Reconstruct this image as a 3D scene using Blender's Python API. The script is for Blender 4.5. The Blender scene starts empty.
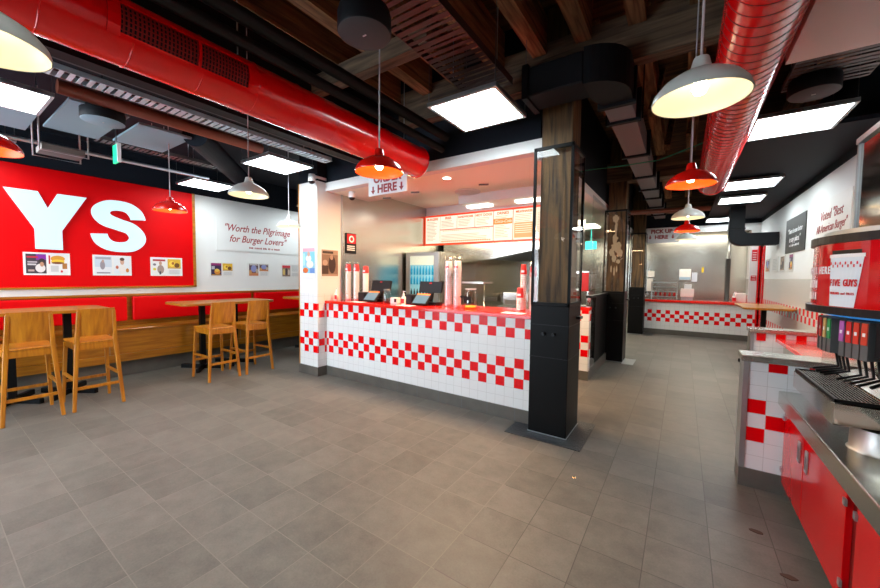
import bpy, bmesh, math, random
from mathutils import Vector, Matrix
random.seed(4)
S = bpy.context.scene
C = S.collection
PI = math.pi

# ------------------------------------------------------------------ camera
F_PX, PITCH, ROLL, YAW = 359.17, 0.0499434, 0.0118567, 0.5935454
fwd = Vector((-math.sin(YAW) * math.cos(PITCH), math.cos(YAW) * math.cos(PITCH), -math.sin(PITCH)))
rt = Vector((math.cos(YAW), math.sin(YAW), 0)); up = rt.cross(fwd)
r2 = rt * math.cos(ROLL) + up * math.sin(ROLL); u2 = -rt * math.sin(ROLL) + up * math.cos(ROLL)
cd = bpy.data.cameras.new('camera'); cam = bpy.data.objects.new('camera', cd); C.objects.link(cam)
cd.sensor_width = 36; cd.lens = 36 * F_PX / 880; cd.clip_start = 0.02
m = Matrix((r2, u2, -fwd)).transposed().to_4x4(); m.translation = (0, 0, 1.5)
cam.matrix_world = m; S.camera = cam

# ------------------------------------------------------------------ world, exposure, big lights
w = bpy.data.worlds.new('street_daylight'); S.world = w; w.use_nodes = True
bgn = w.node_tree.nodes['Background']; bgn.inputs[0].default_value = (0.72, 0.86, 1.0, 1); bgn.inputs[1].default_value = 9.0
S.view_settings.view_transform = 'Standard'; S.view_settings.look = 'None'
S.view_settings.exposure = 0.38; S.view_settings.gamma = 1.0; S.view_settings.use_curve_mapping = False
S.cycles.use_denoising = True
S.cycles.max_bounces = 8; S.cycles.diffuse_bounces = 4; S.cycles.glossy_bounces = 4; S.cycles.transparent_max_bounces = 12
S.cycles.transmission_bounces = 6; S.cycles.sample_clamp_indirect = 6; S.cycles.caustics_reflective = False; S.cycles.caustics_refractive = False

def area_lamp(name, loc, size, energy, color, rot=(0, 0, 0), size_y=None):
    d = bpy.data.lights.new(name, 'AREA'); d.energy = energy; d.color = color; d.size = size
    if size_y: d.shape = 'RECTANGLE'; d.size_y = size_y
    o = bpy.data.objects.new(name, d); C.objects.link(o); o.location = loc; o.rotation_euler = rot
    return o
PANEL_W = 17
WARM = (1.0, 0.66, 0.36)
# kitchen ceiling lights (warm) and the pick-up kitchen strip lights
area_lamp('kitchen_ceiling_lamp', (-3.1, 4.0, 2.70), 1.0, 36, WARM, size_y=0.5)
area_lamp('kitchen_ceiling_lamp', (-2.0, 4.0, 2.70), 1.0, 72, WARM, size_y=0.5)
area_lamp('kitchen_back_lamp', (-2.9, 6.25, 2.80), 1.6, 160, (1, .84, .60), size_y=0.3)
area_lamp('kitchen_back_lamp', (-2.0, 9.5, 2.80), 1.2, 52, (1, .90, .74), size_y=1.8)
area_lamp('pickup_kitchen_lamp', (0.3, 12.4, 2.84), 2.0, 34, (1, .90, .74), size_y=0.5)
# shopfront daylight is the sky seen through the window behind the viewer

# ------------------------------------------------------------------ materials
def new_mat(name):
    ma = bpy.data.materials.new(name); ma.use_nodes = True
    nt = ma.node_tree; b = nt.nodes['Principled BSDF']; return ma, nt, b
def mat(name, col, rough=.5, metal=0, emit=None, es=0, spec=None, bump=0, bscale=60, vary=0, vscale=8, coat=0):
    ma, nt, b = new_mat(name)
    b.inputs['Base Color'].default_value = (*col, 1); b.inputs['Roughness'].default_value = rough
    b.inputs['Metallic'].default_value = metal
    if spec is not None: b.inputs['Specular IOR Level'].default_value = spec
    if coat: b.inputs['Coat Weight'].default_value = coat; b.inputs['Coat Roughness'].default_value = .08
    if emit: b.inputs['Emission Color'].default_value = (*emit, 1); b.inputs['Emission Strength'].default_value = es
    if vary or bump:
        tc = nt.nodes.new('ShaderNodeTexCoord'); n = nt.nodes.new('ShaderNodeTexNoise'); n.inputs['Scale'].default_value = vscale; n.inputs['Detail'].default_value = 6
        nt.links.new(tc.outputs['Object'], n.inputs['Vector'])
        if vary:
            r = nt.nodes.new('ShaderNodeMapRange'); r.inputs['From Min'].default_value = .3; r.inputs['From Max'].default_value = .7
            r.inputs['To Min'].default_value = 1 - vary; r.inputs['To Max'].default_value = 1 + vary
            nt.links.new(n.outputs[0], r.inputs[0])
            mx = nt.nodes.new('ShaderNodeVectorMath'); mx.operation = 'SCALE'; mx.inputs[0].default_value = col
            nt.links.new(r.outputs[0], mx.inputs['Scale']); nt.links.new(mx.outputs[0], b.inputs['Base Color'])
        if bump:
            n2 = nt.nodes.new('ShaderNodeTexNoise'); n2.inputs['Scale'].default_value = bscale
            nt.links.new(tc.outputs['Object'], n2.inputs['Vector'])
            bp = nt.nodes.new('ShaderNodeBump'); bp.inputs['Strength'].default_value = bump; bp.inputs['Distance'].default_value = .01
            nt.links.new(n2.outputs[0], bp.inputs['Height']); nt.links.new(bp.outputs[0], b.inputs['Normal'])
    return ma

class NT:
    def __init__(s, nt): s.nt = nt
    def m(s, op, a, b=None, c=None):
        n = s.nt.nodes.new('ShaderNodeMath'); n.operation = op
        for i, v in enumerate((a, b, c)):
            if v is None: continue
            if isinstance(v, (int, float)): n.inputs[i].default_value = v
            else: s.nt.links.new(v, n.inputs[i])
        return n.outputs[0]
    def mix(s, f, a, b):
        n = s.nt.nodes.new('ShaderNodeMix'); n.data_type = 'RGBA'
        for sock, v in ((n.inputs['Factor'], f), (n.inputs['A'], a), (n.inputs['B'], b)):
            if isinstance(v, tuple): sock.default_value = (*v, 1)
            elif isinstance(v, (int, float)): sock.default_value = v
            else: s.nt.links.new(v, sock)
        return n.outputs['Result']

RED = (0.80, 0.0, 0.003)
def tile_mat(name, x0, y0, z0=.132, p=.105, zmax=1.07, rows_a=(2, 4, 8), rows_b=(3, 7), white=(.80, .80, .78), ph_x=0, ph_y=0):
    ma, nt, b = new_mat(name); q = NT(nt)
    g = nt.nodes.new('ShaderNodeNewGeometry'); sp = nt.nodes.new('ShaderNodeSeparateXYZ'); nt.links.new(g.outputs['Position'], sp.inputs[0])
    sn = nt.nodes.new('ShaderNodeSeparateXYZ'); nt.links.new(g.outputs['True Normal'], sn.inputs[0])
    isx = q.m('GREATER_THAN', q.m('ABSOLUTE', sn.outputs[0]), .5)
    ux = q.m('DIVIDE', q.m('SUBTRACT', sp.outputs[0], x0), p); uy = q.m('DIVIDE', q.m('SUBTRACT', sp.outputs[1], y0), p)
    u = q.m('ADD', q.m('MULTIPLY', uy, isx), q.m('MULTIPLY', ux, q.m('SUBTRACT', 1, isx)))
    k = q.m('DIVIDE', q.m('SUBTRACT', sp.outputs[2], z0), p)
    fu, fk = q.m('FLOOR', u), q.m('FLOOR', k)
    par = q.m('FLOORED_MODULO', fu, 2)
    def mask(rows):
        o = None
        for r in rows:
            c = q.m('COMPARE', fk, r, .1); o = c if o is None else q.m('ADD', o, c)
        return o if o is not None else 0.0
    red = q.m('ADD', q.m('MULTIPLY', mask(rows_a), q.m('SUBTRACT', 1, par)), q.m('MULTIPLY', mask(rows_b), par))
    du = q.m('ABSOLUTE', q.m('SUBTRACT', q.m('FRACT', u), .5)); dk = q.m('ABSOLUTE', q.m('SUBTRACT', q.m('FRACT', k), .5))
    gr = q.m('GREATER_THAN', q.m('MAXIMUM', du, dk), .484)
    col = q.mix(red, white, RED); col = q.mix(gr, col, (.60, .59, .56))
    nt.links.new(col, b.inputs['Base Color'])
    b.inputs['Roughness'].default_value = .22; b.inputs['Specular IOR Level'].default_value = .3
    bp = nt.nodes.new('ShaderNodeBump'); bp.inputs['Strength'].default_value = .25; bp.inputs['Distance'].default_value = .002
    nt.links.new(q.m('SUBTRACT', 1, gr), bp.inputs['Height']); nt.links.new(bp.outputs[0], b.inputs['Normal'])
    return ma

def floor_mat():
    ma, nt, b = new_mat('grey_floor_tile'); q = NT(nt)
    g = nt.nodes.new('ShaderNodeNewGeometry'); sp = nt.nodes.new('ShaderNodeSeparateXYZ'); nt.links.new(g.outputs['Position'], sp.inputs[0])
    u = q.m('DIVIDE', q.m('SUBTRACT', sp.outputs[0], .18), .3); v = q.m('DIVIDE', q.m('SUBTRACT', sp.outputs[1], .56), .3)
    fu, fv = q.m('FLOOR', u), q.m('FLOOR', v)
    cb = nt.nodes.new('ShaderNodeCombineXYZ'); nt.links.new(fu, cb.inputs[0]); nt.links.new(fv, cb.inputs[1])
    wn = nt.nodes.new('ShaderNodeTexWhiteNoise'); nt.links.new(cb.outputs[0], wn.inputs['Vector'])
    n = nt.nodes.new('ShaderNodeTexNoise'); n.inputs['Scale'].default_value = 7; n.inputs['Detail'].default_value = 8; n.inputs['Roughness'].default_value = .65
    off = nt.nodes.new('ShaderNodeVectorMath'); off.operation = 'MULTIPLY_ADD'; nt.links.new(wn.outputs['Color'], off.inputs[0]); off.inputs[1].default_value = (9, 9, 9); nt.links.new(g.outputs['Position'], off.inputs[2])
    nt.links.new(off.outputs[0], n.inputs['Vector'])
    n3 = nt.nodes.new('ShaderNodeTexNoise'); n3.inputs['Scale'].default_value = 90; nt.links.new(g.outputs['Position'], n3.inputs['Vector'])
    val = q.m('SUBTRACT', q.m('ADD', q.m('MULTIPLY', wn.outputs['Value'], .24), q.m('ADD', q.m('MULTIPLY', n.outputs[0], 1.0), q.m('MULTIPLY', n3.outputs[0], .35))), .28)
    col = q.mix(q.m('MULTIPLY', val, 1.0), (.062, .057, .047), (.205, .187, .158))
    du = q.m('ABSOLUTE', q.m('SUBTRACT', q.m('FRACT', u), .5)); dv = q.m('ABSOLUTE', q.m('SUBTRACT', q.m('FRACT', v), .5))
    gr = q.m('GREATER_THAN', q.m('MAXIMUM', du, dv), .4925)
    light = q.m('LESS_THAN', sp.outputs[0], -1.0)
    gc = q.mix(light, (.055, .047, .038), (.20, .18, .145))
    nt.links.new(q.mix(q.m('MULTIPLY', gr, .8), col, gc), b.inputs['Base Color'])
    b.inputs['Specular IOR Level'].default_value = .35
    nt.links.new(q.m('ADD', .36, q.m('MULTIPLY', n.outputs[0], .22)), b.inputs['Roughness'])
    bp = nt.nodes.new('ShaderNodeBump'); bp.inputs['Strength'].default_value = .25; bp.inputs['Distance'].default_value = .004
    nt.links.new(q.m('SUBTRACT', q.m('MULTIPLY', n3.outputs[0], .3), gr), bp.inputs['Height']); nt.links.new(bp.outputs[0], b.inputs['Normal'])
    return ma

def wood_mat(name, c1, c2, axis=2, rough=.4, scale=1.0, coat=0.0, knots=False):
    ma, nt, b = new_mat(name); q = NT(nt)
    tc = nt.nodes.new('ShaderNodeTexCoord'); mp = nt.nodes.new('ShaderNodeMapping')
    sc = [22 * scale] * 3; sc[axis] = 1.6 * scale; mp.inputs['Scale'].default_value = sc
    nt.links.new(tc.outputs['Object'], mp.inputs[0])
    n = nt.nodes.new('ShaderNodeTexNoise'); n.inputs['Scale'].default_value = 1.4; n.inputs['Detail'].default_value = 8; n.inputs['Distortion'].default_value = .6
    nt.links.new(mp.outputs[0], n.inputs['Vector'])
    cr = nt.nodes.new('ShaderNodeValToRGB'); cr.color_ramp.elements[0].position = .3; cr.color_ramp.elements[1].position = .7
    cr.color_ramp.elements[0].color = (*c1, 1); cr.color_ramp.elements[1].color = (*c2, 1)
    nt.links.new(n.outputs[0], cr.inputs[0]); nt.links.new(cr.outputs[0], b.inputs['Base Color'])
    b.inputs['Roughness'].default_value = rough
    if coat: b.inputs['Coat Weight'].default_value = coat; b.inputs['Coat Roughness'].default_value = .15
    bp = nt.nodes.new('ShaderNodeBump'); bp.inputs['Strength'].default_value = .5 if knots else .12; bp.inputs['Distance'].default_value = .02 if knots else .004
    nt.links.new(n.outputs[0], bp.inputs['Height']); nt.links.new(bp.outputs[0], b.inputs['Normal'])
    return ma

def steel_mat(name, col=(.60, .59, .57), rough=.26, axis=0, streak=.05):
    ma, nt, b = new_mat(name); q = NT(nt)
    b.inputs['Metallic'].default_value = 1; b.inputs['Base Color'].default_value = (*col, 1)
    tc = nt.nodes.new('ShaderNodeTexCoord'); mp = nt.nodes.new('ShaderNodeMapping')
    sc = [220] * 3; sc[axis] = 2; mp.inputs['Scale'].default_value = sc; nt.links.new(tc.outputs['Object'], mp.inputs[0])
    n = nt.nodes.new('ShaderNodeTexNoise'); n.inputs['Scale'].default_value = 1; nt.links.new(mp.outputs[0], n.inputs['Vector'])
    nt.links.new(q.m('ADD', rough - streak / 2, q.m('MULTIPLY', n.outputs[0], streak)), b.inputs['Roughness'])
    n2 = nt.nodes.new('ShaderNodeTexNoise'); n2.inputs['Scale'].default_value = 1.1; nt.links.new(tc.outputs['Object'], n2.inputs['Vector'])
    bp = nt.nodes.new('ShaderNodeBump'); bp.inputs['Strength'].default_value = .18; bp.inputs['Distance'].default_value = .05
    nt.links.new(n2.outputs[0], bp.inputs['Height']); nt.links.new(bp.outputs[0], b.inputs['Normal'])
    return ma

def glass_mat(name, tint=(1, 1, 1), gloss=.01, rough=0.0):
    ma = bpy.data.materials.new(name); ma.use_nodes = True; nt = ma.node_tree; nt.nodes.clear()
    o = nt.nodes.new('ShaderNodeOutputMaterial'); t = nt.nodes.new('ShaderNodeBsdfTransparent'); gl = nt.nodes.new('ShaderNodeBsdfGlossy')
    t.inputs[0].default_value = (*tint, 1); gl.inputs['Roughness'].default_value = rough
    fr = nt.nodes.new('ShaderNodeFresnel'); fr.inputs[0].default_value = 1.5
    ad = nt.nodes.new('ShaderNodeMath'); ad.operation = 'MULTIPLY_ADD'; ad.inputs[1].default_value = .9; ad.inputs[2].default_value = gloss; ad.use_clamp = True
    mx = nt.nodes.new('ShaderNodeMixShader')
    ge = nt.nodes.new('ShaderNodeNewGeometry'); inv = nt.nodes.new('ShaderNodeMath'); inv.operation = 'SUBTRACT'; inv.inputs[0].default_value = 1; nt.links.new(ge.outputs['Backfacing'], inv.inputs[1])
    mu = nt.nodes.new('ShaderNodeMath'); mu.operation = 'MULTIPLY'; nt.links.new(ad.outputs[0], mu.inputs[0]); nt.links.new(inv.outputs[0], mu.inputs[1])
    nt.links.new(fr.outputs[0], ad.inputs[0]); nt.links.new(mu.outputs[0], mx.inputs[0]); nt.links.new(t.outputs[0], mx.inputs[1]); nt.links.new(gl.outputs[0], mx.inputs[2])
    nt.links.new(mx.outputs[0], o.inputs[0]); return ma

def picture_mat(name, cols, scale=6, seed=0, rough=.35):
    """a small printed picture: mottled patches in the given colours"""
    ma, nt, b = new_mat(name)
    tc = nt.nodes.new('ShaderNodeTexCoord'); mp = nt.nodes.new('ShaderNodeMapping'); mp.inputs['Location'].default_value = (seed * 3.7, seed * 1.3, seed * .9)
    nt.links.new(tc.outputs['Object'], mp.inputs[0])
    n = nt.nodes.new('ShaderNodeTexNoise'); n.inputs['Scale'].default_value = scale; n.inputs['Detail'].default_value = 4; nt.links.new(mp.outputs[0], n.inputs['Vector'])
    cr = nt.nodes.new('ShaderNodeValToRGB'); cr.color_ramp.interpolation = 'CONSTANT'; els = cr.color_ramp.elements
    k = len(cols)
    while len(els) < k: els.new(.5)
    for i, c in enumerate(cols):
        els[i].position = 0 if i == 0 else .36 + .30 * (i - 1) / max(1, k - 2); els[i].color = (*c, 1)
    nt.links.new(n.outputs[0], cr.inputs[0]); nt.links.new(cr.outputs[0], b.inputs['Base Color']); b.inputs['Roughness'].default_value = rough
    return ma

M = {}
M['floor'] = floor_mat()
M['skirt'] = mat('dark_skirting_tile', (.105, .095, .08), .35, vary=.15, vscale=6)
M['white'] = mat('white_wall_paint', (.80, .80, .78), .6)
M['offwhite'] = mat('white_board', (.78, .77, .74), .5)
M['pinkwhite'] = mat('white_ceiling_board', (.88, .82, .80), .7)
M['black'] = mat('black_paint', (.006, .007, .009), .6, spec=.2)
M['navy'] = mat('blackened_bulkhead_paint', (.009, .013, .020), .65, spec=.2)
M['blackmetal'] = mat('black_powder_coat', (.004, .004, .004), .45, spec=.14)
M['greyboard'] = mat('grey_ceiling_board', (.10, .10, .105), .6)
M['bluelit_board'] = mat('bluelit_acoustic_board', (.24, .34, .40), .7)  # blue light falling on the boards is put into this colour
M['red'] = mat('red_gloss', RED, .22, coat=.3)
M['redwall'] = mat('red_sign_board', (.68, .0, .002), .5, spec=.12)
M['reddoor'] = mat('red_laminate', (.66, .0, .002), .12, spec=.35, coat=.2)
M['redfab'] = mat('red_vinyl', (.70, .0, .002), .45, spec=.15, bump=.05, bscale=200)
M['redtop'] = mat('red_countertop', (.85, .012, .006), .16, coat=.4)
M['redduct'] = mat('red_painted_duct', (.90, .0, .002), .20, metal=.0, coat=.5)
M['darkred'] = mat('deep_red_recess', (.30, .0, .0), .6)
M['oak'] = wood_mat('honey_wood', (.32, .098, .003), (.54, .21, .010), 2, .36, coat=.1)
M['oaky'] = wood_mat('honey_wood_long', (.28, .09, .003), (.48, .19, .012), 1, .30, coat=.2)
M['timber'] = wood_mat('old_dark_timber', (.022, .014, .008), (.17, .095, .032), 2, .75, .8, knots=True)
M['joist'] = wood_mat('old_joist_timber', (.07, .035, .016), (.46, .25, .11), 1, .85, .7, knots=True)
M['crossjoist'] = wood_mat('old_cross_timber', (.05, .034, .024), (.26, .17, .10), 0, .85, .7, knots=True)
M['boards'] = wood_mat('ceiling_boards', (.035, .015, .006), (.22, .10, .035), 0, .8, .5)
M['steel'] = steel_mat('brushed_steel', (.60, .60, .55), .24, 1)
M['steelx'] = steel_mat('brushed_steel_wall', (.60, .60, .55), .24, 0)
M['steelm'] = steel_mat('mirror_steel', (.60, .57, .53), .10, 1, .05)
M['glass'] = glass_mat('clear_glass')
M['plastic'] = glass_mat('clear_plastic', (.88, .88, .88), .08, .2)
M['jarglass'] = glass_mat('jar_glass', (.86, .9, .84), .12, .08)
M['tile'] = tile_mat('white_and_red_wall_tile', -1.42, 3.345)
M['tilecol'] = tile_mat('white_and_red_column_tile', -4.725 , 3.255)
M['tileback'] = tile_mat('pickup_counter_tile', .275, 11.4)
M['tilediv'] = tile_mat('divider_tile', .42, 3.37, p=.1025, zmax=1)
M['tilewall'] = tile_mat('side_wall_tile', 0, 0, white=(.66, .62, .56))
M['tileshelf'] = tile_mat('shelf_wall_tile', .42, 5, rows_a=(), rows_b=(), zmax=1)
M['lightpanel'] = mat('lit_diffuser', (1, 1, 1), .5, emit=(.86, .97, 1.0), es=PANEL_W)
M['downlight'] = mat('lit_downlight', (1, 1, 1), .5, emit=(1, .9, .7), es=20)
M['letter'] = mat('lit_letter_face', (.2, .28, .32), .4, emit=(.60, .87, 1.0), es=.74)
M['menu'] = mat('lit_menu_sheet', (.25, .22, .16), .5, emit=(1, .92, .72), es=.80)
M['bulb'] = mat('lit_bulb', (1, 1, 1), .5, emit=(1, .80, .50), es=25)
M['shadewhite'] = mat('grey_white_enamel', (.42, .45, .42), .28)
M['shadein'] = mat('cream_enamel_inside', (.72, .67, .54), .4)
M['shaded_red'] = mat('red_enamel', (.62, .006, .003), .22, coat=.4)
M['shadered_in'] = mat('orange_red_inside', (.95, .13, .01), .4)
M['cord'] = mat('pale_cord', (.55, .52, .53), .6)
M['darkplastic'] = mat('dark_plastic', (.008, .008, .009), .38, spec=.3)
M['greyplastic'] = mat('grey_plastic', (.10, .10, .10), .4)
M['speaker'] = mat('dark_grill_cloth', (.045, .042, .045), .7)
M['screen'] = mat('lit_till_screen', (.05, .1, .14), .25, emit=(.30, .50, .60), es=.28)
M['cup'] = mat('white_paper_cup', (.85, .80, .74), .5)
M['cupred'] = mat('red_paper_cup', (.80, .03, .02), .4)
M['orangetxt'] = mat('orange_print', (.90, .17, .02), .5, emit=(.95, .20, .03), es=.6)
M['menuhead'] = mat('menu_heading_print', (.7, .08, .0), .5, emit=(.95, .14, .01), es=.55)
M['redtxt'] = mat('dark_red_print', (.36, .03, .035), .5)
M['whitetxt'] = mat('white_print', (.85, .85, .85), .5)
M['redprint'] = mat('red_print', (.65, .01, .02), .5)
M['copper'] = mat('brown_painted_pipe', (.22, .055, .028), .4)
M['green'] = mat('lit_green_sign', (.0, .5, .2), .4, emit=(.0, .8, .30), es=.6)
M['teal'] = mat('lit_teal_sign', (.0, .5, .4), .4, emit=(.05, .9, .75), es=1.0)
M['kceil'] = mat('kitchen_ceiling_warm_tint', (.96, .93, .78), .6)  # warm light on a white ceiling, tinted into the base colour
M['blue'] = mat('lit_blue_trim', (.02, .2, .6), .3, emit=(.03, .35, .8), es=.25)
M['navyplastic'] = mat('deep_blue_plastic', (.01, .05, .16), .3)
M['yellow'] = mat('yellow_card', (.8, .55, .02), .5)
M['silver'] = mat('galvanised_metal', (.50, .53, .55), .35, metal=.9)
M['headred'] = mat('lit_red_header', (.50, .001, .004), .10, emit=(.9, .0, .01), es=.08, coat=.8)
M['brown'] = mat('brown_card', (.35, .24, .15), .7)
M['mat'] = mat('black_tread_plate', (.02, .022, .025), .35, bump=.9, bscale=90)
M['skin'] = mat('pale_decal_surface', (.50, .41, .26), .8, bump=.5, bscale=40)

# ------------------------------------------------------------------ mesh builder
class MB:
    def __init__(s): s.v = []; s.f = []; s.mi = []; s.cur = 0; s.sm = []; s.smooth = False
    def add(s, vs, fs):
        o = len(s.v); s.v += [tuple(v) for v in vs]
        for f in fs: s.f.append(tuple(o + i for i in f)); s.mi.append(s.cur); s.sm.append(s.smooth)
        return s
    def box(s, x0, x1, y0, y1, z0, z1):
        x0, x1 = min(x0, x1), max(x0, x1); y0, y1 = min(y0, y1), max(y0, y1); z0, z1 = min(z0, z1), max(z0, z1)
        v = [(x0, y0, z0), (x1, y0, z0), (x1, y1, z0), (x0, y1, z0), (x0, y0, z1), (x1, y0, z1), (x1, y1, z1), (x0, y1, z1)]
        return s.add(v, [(3, 2, 1, 0), (4, 5, 6, 7), (0, 1, 5, 4), (1, 2, 6, 5), (2, 3, 7, 6), (3, 0, 4, 7)])
    def bar(s, p, q, w, d, w2=None, d2=None, ref=(0, 1, 0)):
        p, q = Vector(p), Vector(q); t = (q - p).normalized(); r = Vector(ref)
        a = t.cross(r)
        if a.length < 1e-4: a = t.cross(Vector((1, 0, 0)))
        a.normalize(); b = t.cross(a).normalized(); w2 = w2 or w; d2 = d2 or d; vs = []
        for c, ww, dd in ((p, w, d), (q, w2, d2)):
            for i, j in ((-1, -1), (1, -1), (1, 1), (-1, 1)): vs.append(c + a * i * ww / 2 + b * j * dd / 2)
        return s.add(vs, [(3, 2, 1, 0), (4, 5, 6, 7), (0, 1, 5, 4), (1, 2, 6, 5), (2, 3, 7, 6), (3, 0, 4, 7)])
    def tube(s, pts, r, n=12, cap=True):
        pts = [Vector(p) for p in pts]; N = len(pts); rings = []; a = None
        for i, p in enumerate(pts):
            t = (pts[min(i + 1, N - 1)] - pts[max(i - 1, 0)]).normalized()
            if a is None:
                a = t.cross(Vector((0, 0, 1)))
                if a.length < 1e-3: a = t.cross(Vector((1, 0, 0)))
            a = (a - t * a.dot(t)).normalized(); b = t.cross(a)
            rr = r[i] if isinstance(r, (list, tuple)) else r
            rings += [p + (a * math.cos(2 * PI * k / n) + b * math.sin(2 * PI * k / n)) * rr for k in range(n)]
        fs = [(i * n + k, i * n + (k + 1) % n, (i + 1) * n + (k + 1) % n, (i + 1) * n + k) for i in range(N - 1) for k in range(n)]
        sm = s.smooth; s.smooth = True; o = len(s.v); s.add(rings, fs); s.smooth = False
        if cap:
            for base, rev in ((0, False), ((N - 1) * n, True)):
                ring = [o + base + k for k in range(n)]
                s.f.append(tuple(reversed(ring)) if rev else tuple(ring)); s.mi.append(s.cur); s.sm.append(False)
        s.smooth = sm; return s
    def lathe(s, prof, c=(0, 0, 0), n=24, a0=0, a1=2 * PI, sx=1, sy=1):
        full = abs(a1 - a0 - 2 * PI) < 1e-6; m_ = n if full else n + 1; vs = []
        for r, z in prof:
            for k in range(m_):
                a = a0 + (a1 - a0) * k / n; vs.append((c[0] + r * sx * math.cos(a), c[1] + r * sy * math.sin(a), c[2] + z))
        fs = []
        for i in range(len(prof) - 1):
            for k in range(n):
                k2 = (k + 1) % m_ if full else k + 1
                fs.append((i * m_ + k, i * m_ + k2, (i + 1) * m_ + k2, (i + 1) * m_ + k))
        sm = s.smooth; s.smooth = True; s.add(vs, fs); s.smooth = sm; return s
    def prism(s, poly, z0, z1, axis='z'):
        n = len(poly); ar = sum(poly[i][0] * poly[(i + 1) % n][1] - poly[(i + 1) % n][0] * poly[i][1] for i in range(n))
        if ar < 0: poly = poly[::-1]
        def P(a, b, c): return (a, b, c) if axis == 'z' else (c, a, b) if axis == 'x' else (b, c, a)
        vs = [P(a, b, z0) for a, b in poly] + [P(a, b, z1) for a, b in poly]
        return s.add(vs, [tuple(range(n - 1, -1, -1)), tuple(range(n, 2 * n))] + [(i, (i + 1) % n, n + (i + 1) % n, n + i) for i in range(n)])

def setp(o, label=None, cat=None, group=None, kind=None):
    if label: o['label'] = label
    if cat: o['category'] = cat
    if group: o['group'] = group
    if kind: o['kind'] = kind
    return o
def build(name, mb, mats, parent=None, bevel=0, org=None, label=None, seg=1):
    """link one mesh; world coordinates in, shifted so the object's origin is its parent's or its own base"""
    if parent is not None: o0 = Vector(parent['_o'])
    elif org is not None: o0 = Vector(org)
    else:
        xs, ys, zs = zip(*mb.v); o0 = Vector(((min(xs) + max(xs)) / 2, (min(ys) + max(ys)) / 2, min(zs)))
    me = bpy.data.meshes.new(name); me.from_pydata([(v[0] - o0.x, v[1] - o0.y, v[2] - o0.z) for v in mb.v], [], mb.f)
    if not isinstance(mats, (list, tuple)): mats = [mats]
    for x in mats: me.materials.append(M[x] if isinstance(x, str) else x)
    for i, p in enumerate(me.polygons): p.material_index = mb.mi[i]; p.use_smooth = mb.sm[i]
    me.update(); ob = bpy.data.objects.new(name, me); C.objects.link(ob)
    if parent is not None: ob.parent = parent
    else: ob.location = o0
    ob['_o'] = tuple(o0)
    if bevel:
        bv = ob.modifiers.new('edge', 'BEVEL'); bv.width = bevel; bv.segments = seg; bv.limit_method = 'ANGLE'; bv.angle_limit = .7
    if label: ob['label'] = label
    return ob
def thing(name, loc, label, cat, group=None):
    e = bpy.data.objects.new(name, None); C.objects.link(e); e.location = loc; e['_o'] = tuple(loc); e.empty_display_size = .1
    return setp(e, label, cat, group)
def struct(name, mb, mats, bevel=0): return setp(build(name, mb, mats, bevel=bevel), kind='structure')
def B(*a): return MB().box(*a)
def copy_tree(o, parent=None, delta=None):
    c = o.copy(); C.objects.link(c)
    if parent: c.parent = parent
    if delta is not None: c.location = Vector(o.location) + Vector(delta)
    for ch in list(o.children): copy_tree(ch, c)
    return c

def text(name, s, loc, size, rot, matname, parent, bold=0, shear=0, ex=.001, align='CENTER', sp=1.0, sx=1.0):
    cu = bpy.data.curves.new(name, 'FONT'); cu.body = s; cu.size = size; cu.extrude = ex; cu.offset = bold; cu.shear = shear
    cu.align_x = align; cu.align_y = 'CENTER'; cu.space_character = sp; cu.resolution_u = 3
    cu.materials.append(M[matname]); o = bpy.data.objects.new(name, cu); C.objects.link(o)
    o0 = Vector(parent['_o']); o.parent = parent; o.location = Vector(loc) - o0; o.rotation_euler = rot; o.scale = (sx, 1, 1)
    return o
def small_line(x, side, y0, y1, z, m_, par):
    """a line of print too small to read: a row of tiny strokes"""
    rd = random.Random(int(y0 * 50)); mb = MB(); y = y0
    while y < y1:
        w_ = rd.uniform(.012, .026); mb.box(x, x + side * .0008, y, y + w_, z - .018, z + rd.choice((.012, .018))); y += w_ + rd.choice((.008, .008, .03))
    build('small_print', mb, m_, par)
FX = (PI / 2, 0, PI / 2)     # lettering that faces +x
FNX = (PI / 2, 0, -PI / 2)   # faces -x
FY = (PI / 2, 0, 0)          # faces -y

# ================================================================== SETTING
XL, XR = -7.1, 1.5
struct('floor', B(XL - .2, 2.4, -2.6, 14.2, -.1, 0), 'floor')
struct('ceiling', B(XL - .2, 2.4, -2.6, 14.2, 4.0, 4.1), 'boards')
# left wall: white plaster below, black above
mb = B(XL - .2, XL, -2.6, 14.2, 0, 2.87); mb.cur = 1; mb.box(XL - .2, XL, -2.6, 14.2, 2.87, 4.0)
struct('wall_left', mb, ['white', 'navy'])
# right wall with the door opening between y 10.75 and 11.35
mb = MB()
for a, b in ((-2.6, 10.75), (11.35, 14.2)):
    mb.cur = 2; mb.box(XR, XR + .2, a, b, 0, 1.52); mb.cur = 0; mb.box(XR, XR + .2, a, b, 1.52, 2.86)
mb.cur = 0; mb.box(XR, XR + .2, 10.75, 11.35, 2.3, 2.86)
mb.cur = 1; mb.box(XR, XR + .2, -2.6, 14.2, 2.86, 4.0)
struct('wall_right', mb, ['white', 'navy', 'tilewall'])
struct('wall_back', B(XL, 2.4, 14.0, 14.2, 0, 4.0), 'navy')
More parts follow.
